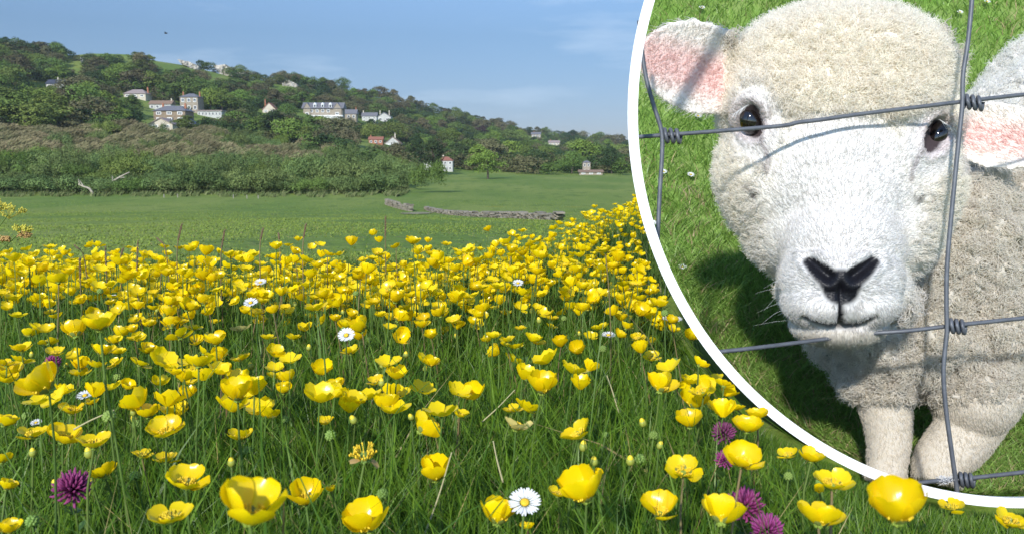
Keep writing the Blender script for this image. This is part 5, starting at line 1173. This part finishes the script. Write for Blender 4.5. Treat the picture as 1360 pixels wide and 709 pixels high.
def build_lamb():
    me = lamb_mesh(); co = vcos(me); nr = vnormals(me); C, zone, px, py, d, front = lamb_color(co, nr); fr = (front > .02) & (d < 1.03)
    disp = np.zeros(len(co)); g = lambda x, s: np.exp(-(x / s) ** 2)
    nd = np.minimum(seg_d(px, py, NOSTR[0][:3]), seg_d(px, py, NOSTR[1][:3])); disp -= .0075 * g(nd, 7) * fr; disp += .0030 * g(nd - 14, 7) * fr * (py > 335) * (py < 385)
    disp -= .0050 * g(seg_d(px, py, PHIL), 3.5) * fr; disp -= .0075 * g(seg_d(px, py, MOUTH), 4.5) * fr; disp += .0035 * np.exp(-((px - 1113) / 40) ** 2 - ((py - 447) / 9) ** 2) * fr
    disp += .0040 * (np.exp(-((px - 1088) / 24) ** 2 - ((py - 412) / 14) ** 2) + np.exp(-((px - 1144) / 24) ** 2 - ((py - 412) / 14) ** 2)) * fr
    for e in EYES:
        q = eye_q(px, py, e); disp -= .0120 * np.exp(-(q / 1.25) ** 2) * (d < 1.03); disp += .0045 * np.exp(-((q - 1.75) / .35) ** 2) * (d < 1.03)
        k = 1 if e[0] < 1100 else -1; disp -= .0050 * np.exp(-((px - e[0] - 10 * k) / 16) ** 2 - ((py - e[1] - 48) / 26) ** 2) * (d < 1.03)
    wool = (zone == 0) | (zone == 1) | (zone == 5); amp = np.where(zone == 0, .0150, np.where(zone == 1, .0016, .0010)); lowz = d < 1.5
    nz = np.zeros(len(co)); idx = np.nonzero(wool)[0]; nz[idx] = noise3(co[idx], 48) + .6 * noise3(co[idx], 105, 3.3); disp += amp * nz * wool
    co2 = co + nr * disp[:, None]; me.vertices.foreach_set("co", co2.astype(np.float32).ravel()); me.update()
    ca = me.color_attributes.new("col", 'FLOAT_COLOR', 'POINT'); c4 = np.ones((len(co), 4), np.float32); c4[:, :3] = C * np.where(zone == 0, .66, np.where((zone == 1) | (zone == 5), .78, 1.0))[:, None]; ca.data.foreach_set("color", c4.ravel())  # skin under the wool darkened, imitating shade deep in the fleece
    me.polygons.foreach_set("use_smooth", np.ones(len(me.polygons), bool)); me.materials.clear(); me.materials.append(WOOLSKIN); me.name = "lamb"
    root = put(bpy.data.objects.new("lamb", me)); tag(root, "white woolly lamb with pink ears and black nose looking through the wire fence", "lamb")
    # eyes
    for e in EYES:
        # the eye sits where the line of sight meets the face there
        sel = (np.hypot(px - e[0], py - e[1]) < 14) & (d < 1.04); dd = np.median(d[sel]) if sel.any() else .98
        k = dd / FPX; mb = MB(); n, m = 24, 14; V = []; a = math.radians(e[4])
        for j in range(m + 1):
            t = math.pi * j / m
            for i in range(n):
                u = i * math.tau / n; X, Yp, Z = e[2] * 1.18 * k * math.sin(t) * math.cos(u), .0125 * math.sin(t) * math.sin(u), e[3] * 1.10 * k * math.cos(t)
                X, Z = X * math.cos(a) + Z * math.sin(a), -X * math.sin(a) + Z * math.cos(a)
                V.append(P(e[0], e[1], dd + .0105) + np.array((X, Yp * CP + Z * SP, -Yp * SP + Z * CP)))
        mb.add(V, [(j * n + i, (j + 1) * n + i, (j + 1) * n + (i + 1) % n, j * n + (i + 1) % n) for j in range(m) for i in range(n)]); mb.build("eye", EYEM, root, True)
    # coat: strands rooted all over the body
    me.calc_loop_triangles(); nt = len(me.loop_triangles); tri = np.empty(nt * 3, np.int32); me.loop_triangles.foreach_get("vertices", tri); tri = tri.reshape(-1, 3)
    A = co2[tri]; ar = np.linalg.norm(np.cross(A[:, 1] - A[:, 0], A[:, 2] - A[:, 0]), axis=1) / 2
    nr2 = vnormals(me); tp = A.mean(1); tpx, tpy, td = PIX(tp); tf = (nr2[tri].mean(1) * ((0, 0, CZ) - tp) / np.linalg.norm(tp - (0, 0, CZ), axis=1, keepdims=True)).sum(1); tz = np.median(zone[tri], axis=1).astype(int)
    wgt = ar * np.array([2.2, 3.4, 4.4, 2.6, 0, 3.0])[tz] * np.where(tf > -.25, 1, .25) * np.where(tpx < 1420, 1, .15) * np.where(td < 1.25, 1, .45)
    N = 210000; r = np.random.default_rng(4); k = r.choice(nt, N, p=wgt / wgt.sum()); b = r.random((N, 2)); fl = b.sum(1) > 1; b[fl] = 1 - b[fl]; bc = np.stack([1 - b.sum(1), b[:, 0], b[:, 1]], -1)
    p = (A[k] * bc[..., None]).sum(1); n_ = (nr2[tri[k]] * bc[..., None]).sum(1); n_ /= np.linalg.norm(n_, axis=1, keepdims=True); cl = (C[tri[k]] * bc[..., None]).sum(1); z = tz[k]; qx, qy, qd = PIX(p)
    rt = np.array((1.0, 0, 0)); up = np.array((0, SP, CP))
    # lie of the hair: on the face it runs outward from the nose and up to the forehead
    vx = qx - 1117; vy = qy - 385; ln = np.hypot(vx, vy) + 1e-6; vx, vy = vx / ln, vy / ln
    vy = np.where((z == 2) & (qy < 330), vy * 1.0, vy); dwn = (z == 5) | ((z == 2) & (qy > 400)); vx = np.where(dwn, vx * .6, vx); vy = np.where(dwn, np.abs(vy) + .5, vy)
    el = (z == 3) & (qx < 1100); vx = np.where(el, -.9, vx); vy = np.where(el, .25, vy); er_ = (z == 3) & (qx > 1100); vx = np.where(er_, .9, vx); vy = np.where(er_, .35, vy)
    flow = rt * vx[:, None] - up * vy[:, None]; flow -= n_ * (flow * n_).sum(1, keepdims=True); flow /= np.linalg.norm(flow, axis=1, keepdims=True) + 1e-9
    L = np.choose(z, [.016, .0165, .0058, .0085, .0, .0060]) * r.uniform(.65, 1.25, N); cap = (z == 1) & (np.hypot((qx - 1128) / 150, (qy - 75) / 95) < 1); plush = (z == 1) & ~cap; L[cap] *= 1.05; L[plush] *= .70
    edge = (z == 3) & (np.abs(n_ @ np.array((0, CP, -SP))) < .6); L[edge] *= 1.6
    kn = np.choose(z, [.85, .9, .28, .35, 1, .28]); kf = np.choose(z, [.20, .22, 1.0, .9, 0, .9])
    kn = np.where(plush, .55, kn); kf = np.where(plush, .75, kf)
    # wool staples: neighbouring strands lean the same way
    sc = np.where(z == 0, 80.0, 105.0); cell = np.floor(p * sc[:, None]); h = np.sin(cell @ np.array([[127.1, 269.5, 419.2], [311.7, 183.3, 371.9], [74.7, 246.1, 168.4]])) * 43758.5453; h = (h - np.floor(h)) * 2 - 1
    lean = h * np.choose(z, [.85, .55, .05, .12, 0, .10])[:, None] + r.normal(0, 1, (N, 3)) * np.choose(z, [.20, .30, .14, .18, 0, .16])[:, None]
    cc0 = (cell + .5) / sc[:, None] - p; cc0 -= n_ * (cc0 * n_).sum(1, keepdims=True); lean += cc0 * sc[:, None] * np.choose(z, [1.1, .6, 0, .1, 0, .1])[:, None]
    grav = np.array((0, 0, -1.0)) * np.choose(z, [.25, .05, 0, .05, 0, .1])[:, None]
    dr = n_ * kn[:, None] + flow * kf[:, None] + lean + grav; dr /= np.linalg.norm(dr, axis=1, keepdims=True)
    a1 = np.cross(dr, r.normal(size=(N, 3))); a1 /= np.linalg.norm(a1, axis=1, keepdims=True); a2 = np.cross(dr, a1)
    M = 6; t = np.linspace(0, 1, M); cur = np.where(plush, .0010, np.choose(z, [.0030, .0024, .0003, .0006, 0, .0004])) * r.uniform(.5, 1.4, N); fq = r.uniform(5.5, 9.5, N); ph = r.uniform(0, 6.28, N)
    ang = t[None] * fq[:, None] + ph[:, None]; o0c, o0s = np.cos(ph)[:, None], np.sin(ph)[:, None]
    pts = p[:, None] + dr[:, None] * (L[:, None] * t[None] * (1 - .12 * t[None]))[..., None] + (a1[:, None] * ((np.cos(ang) - o0c) * cur[:, None])[..., None] + a2[:, None] * ((np.sin(ang) - o0s) * cur[:, None])[..., None])
    rad0 = np.choose(z, [.00046, .00036, .00030, .00026, .0003, .00032]); rad = rad0[:, None] * (1 - .75 * t[None])
    hc = bpy.data.hair_curves.new("coat"); hc.add_curves([M] * N); hc.points.foreach_set("position", pts.astype(np.float32).ravel())
    at = hc.attributes.get('radius') or hc.attributes.new('radius', 'FLOAT', 'POINT'); at.data.foreach_set("value", rad.astype(np.float32).ravel())
    cl = np.clip(cl * (1 + r.normal(0, .06, (N, 1))) + r.normal(0, .006, (N, 3)), .01, .95)
    tipk = (z == 1) & (qy < 125) & (r.random(N) < .35); cl[tipk] = cl[tipk] * np.array((1.15, 1.15, 1.17))
    ca = hc.attributes.new("col", 'FLOAT_COLOR', 'CURVE'); cc = np.ones((N, 4), np.float32); cc[:, :3] = cl; ca.data.foreach_set("color", cc.ravel())
    hc.materials.append(BAREM); put(bpy.data.objects.new("coat", hc), root)
    # lashes and whiskers
    def hairs(name, sets, rad):
        m = MB()
        for s in sets: m.tube(spline(s, 6), np.linspace(rad, rad * .3, len(spline(s, 6))), 4)
        m.build(name, FRAMEW, root, True)
    for e, k in ((EYES[0], -1), (EYES[1], 1)):
        sel = (np.hypot(px - e[0], py - (e[1] - 24)) < 16) & (d < 1.05); dd = np.median(d[sel]) - .004; ls = []
        for q in range(10):
            x = e[0] + k * (2 + q * 1.7); y = e[1] - e[3] * 1.12 + q * 1.1; ls.append([P(x, y, dd), P(x + k * 4, y + 1, dd - .006), P(x + k * 9 + r.uniform(-3, 3), y + 9 + r.uniform(-3, 4), dd - .008)])
        hairs("eyelashes", ls, .0003)
    for sgn, x0 in ((-1, 1060), (1, 1170)):
        for q in range(6):
            y = 374 + q * 10; sel = (np.hypot(px - x0, py - y) < 12) & (d < 1.0); dd = np.median(d[sel]) if sel.any() else .93; l = r.uniform(35, 75); hairs("whisker", [[P(x0, y, dd), P(x0 + sgn * l * .5, y + r.uniform(-4, 6), dd - .004), P(x0 + sgn * l, y + r.uniform(0, 22), dd - .002)]], .00013)
build_lamb()

# ------------------------------------------------------------------ the wire fence in front of the lamb
WIRE = mat("galvanised_wire", (.085, .092, .108), rough=.5, spec=.5, metal=.15, c2=(.12, .128, .145), scale=90, bump=.15, bscale=300)
def fence():
    fd = .885; root = empty("wire_fence", P(1130, 640, fd), 0, "grey galvanised wire stock fence with twisted knots in front of the lamb", "fence"); o0 = np.array(root.location)
    def wire(pts, rad=.0024, dd=None):
        W = [P(x, y, (dd[i] if dd else fd)) - o0 for i, (x, y) in enumerate(pts)]; c = spline(W, 60); m = MB(); m.tube(c, rad, 10); m.build("wire", WIRE, root, True); return c
    wire([(836, 183), (893, 179), (960, 174), (1038, 167.5), (1060, 163), (1090, 159.5), (1150, 151), (1282, 135), (1360, 126), (1500, 112), (1850, 90)])
    wire([(944, 468), (1000, 462), (1072, 453), (1150, 443), (1205, 439), (1270, 431.5), (1360, 422), (1500, 408), (1800, 380)], dd=[.885, .888, .905, .905, .893, .887, .885, .885, .885])
    wire([(1190, 645), (1235, 639), (1282, 635), (1360, 626.5), (1420, 619), (1560, 604)])
    for pts in ([(1303, -220), (1296, -80), (1290.5, 5), (1285, 60), (1279, 100), (1278, 140), (1274, 180), (1266, 260), (1258, 350), (1257, 405), (1257.5, 440), (1253, 490), (1256, 540), (1264, 600), (1271, 650), (1272, 664)],
                [(849, 28), (850, 45), (857, 98), (868, 140), (878, 172), (879.5, 200), (876, 260), (873, 328)],
                [(1680, -250), (1672, -50), (1660, 120), (1652, 300), (1655, 500), (1640, 590)]):
        wire(pts, dd=[fd - .0042] * len(pts))
    def knot(x, y, n=3.3, w=26, r=8.3, ang=-6):
        """short wire wound round the strand"""
        k = fd / FPX; t = np.linspace(0, 1, 70); a = t * n * math.tau; ca, sa = math.cos(math.radians(-ang)), math.sin(math.radians(-ang)); pts = []
        for q, b in zip(t, a):
            lx = (q - .05) * w; ly = r * math.cos(b); lz = r * math.sin(b) * k
            pts.append(P(x + lx * ca - ly * sa * -1 * .0 - ly * math.sin(math.radians(ang)) * 0, y - lx * sa + ly, fd + lz) - o0)
        m = MB(); m.tube(np.array(pts), .0021, 9); m.build("knot", WIRE, root, True)
    knot(1281, 135, ang=8); knot(880, 180, ang=4); knot(1260, 432, w=24, ang=6); knot(1273, 636, w=22, ang=5)
fence()
# tufts of wool caught on the lowest wire
def caught_wool():
    m = MB(); r = np.random.default_rng(6)
    for k in range(70):
        x = r.uniform(1246, 1268); c = P(x, 637.5 - (x - 1246) * .1, .885); d = r.normal(0, 1, 3); d /= np.linalg.norm(d); m.tube(spline([c - d * .004, c + r.normal(0, .002, 3), c + d * .006], 6), .00022, 4)
    o = m.build("wool_tuft", WHITE, None, True); tag(o, "wisp of white wool caught on the lowest fence wire", "wool")
caught_wool()
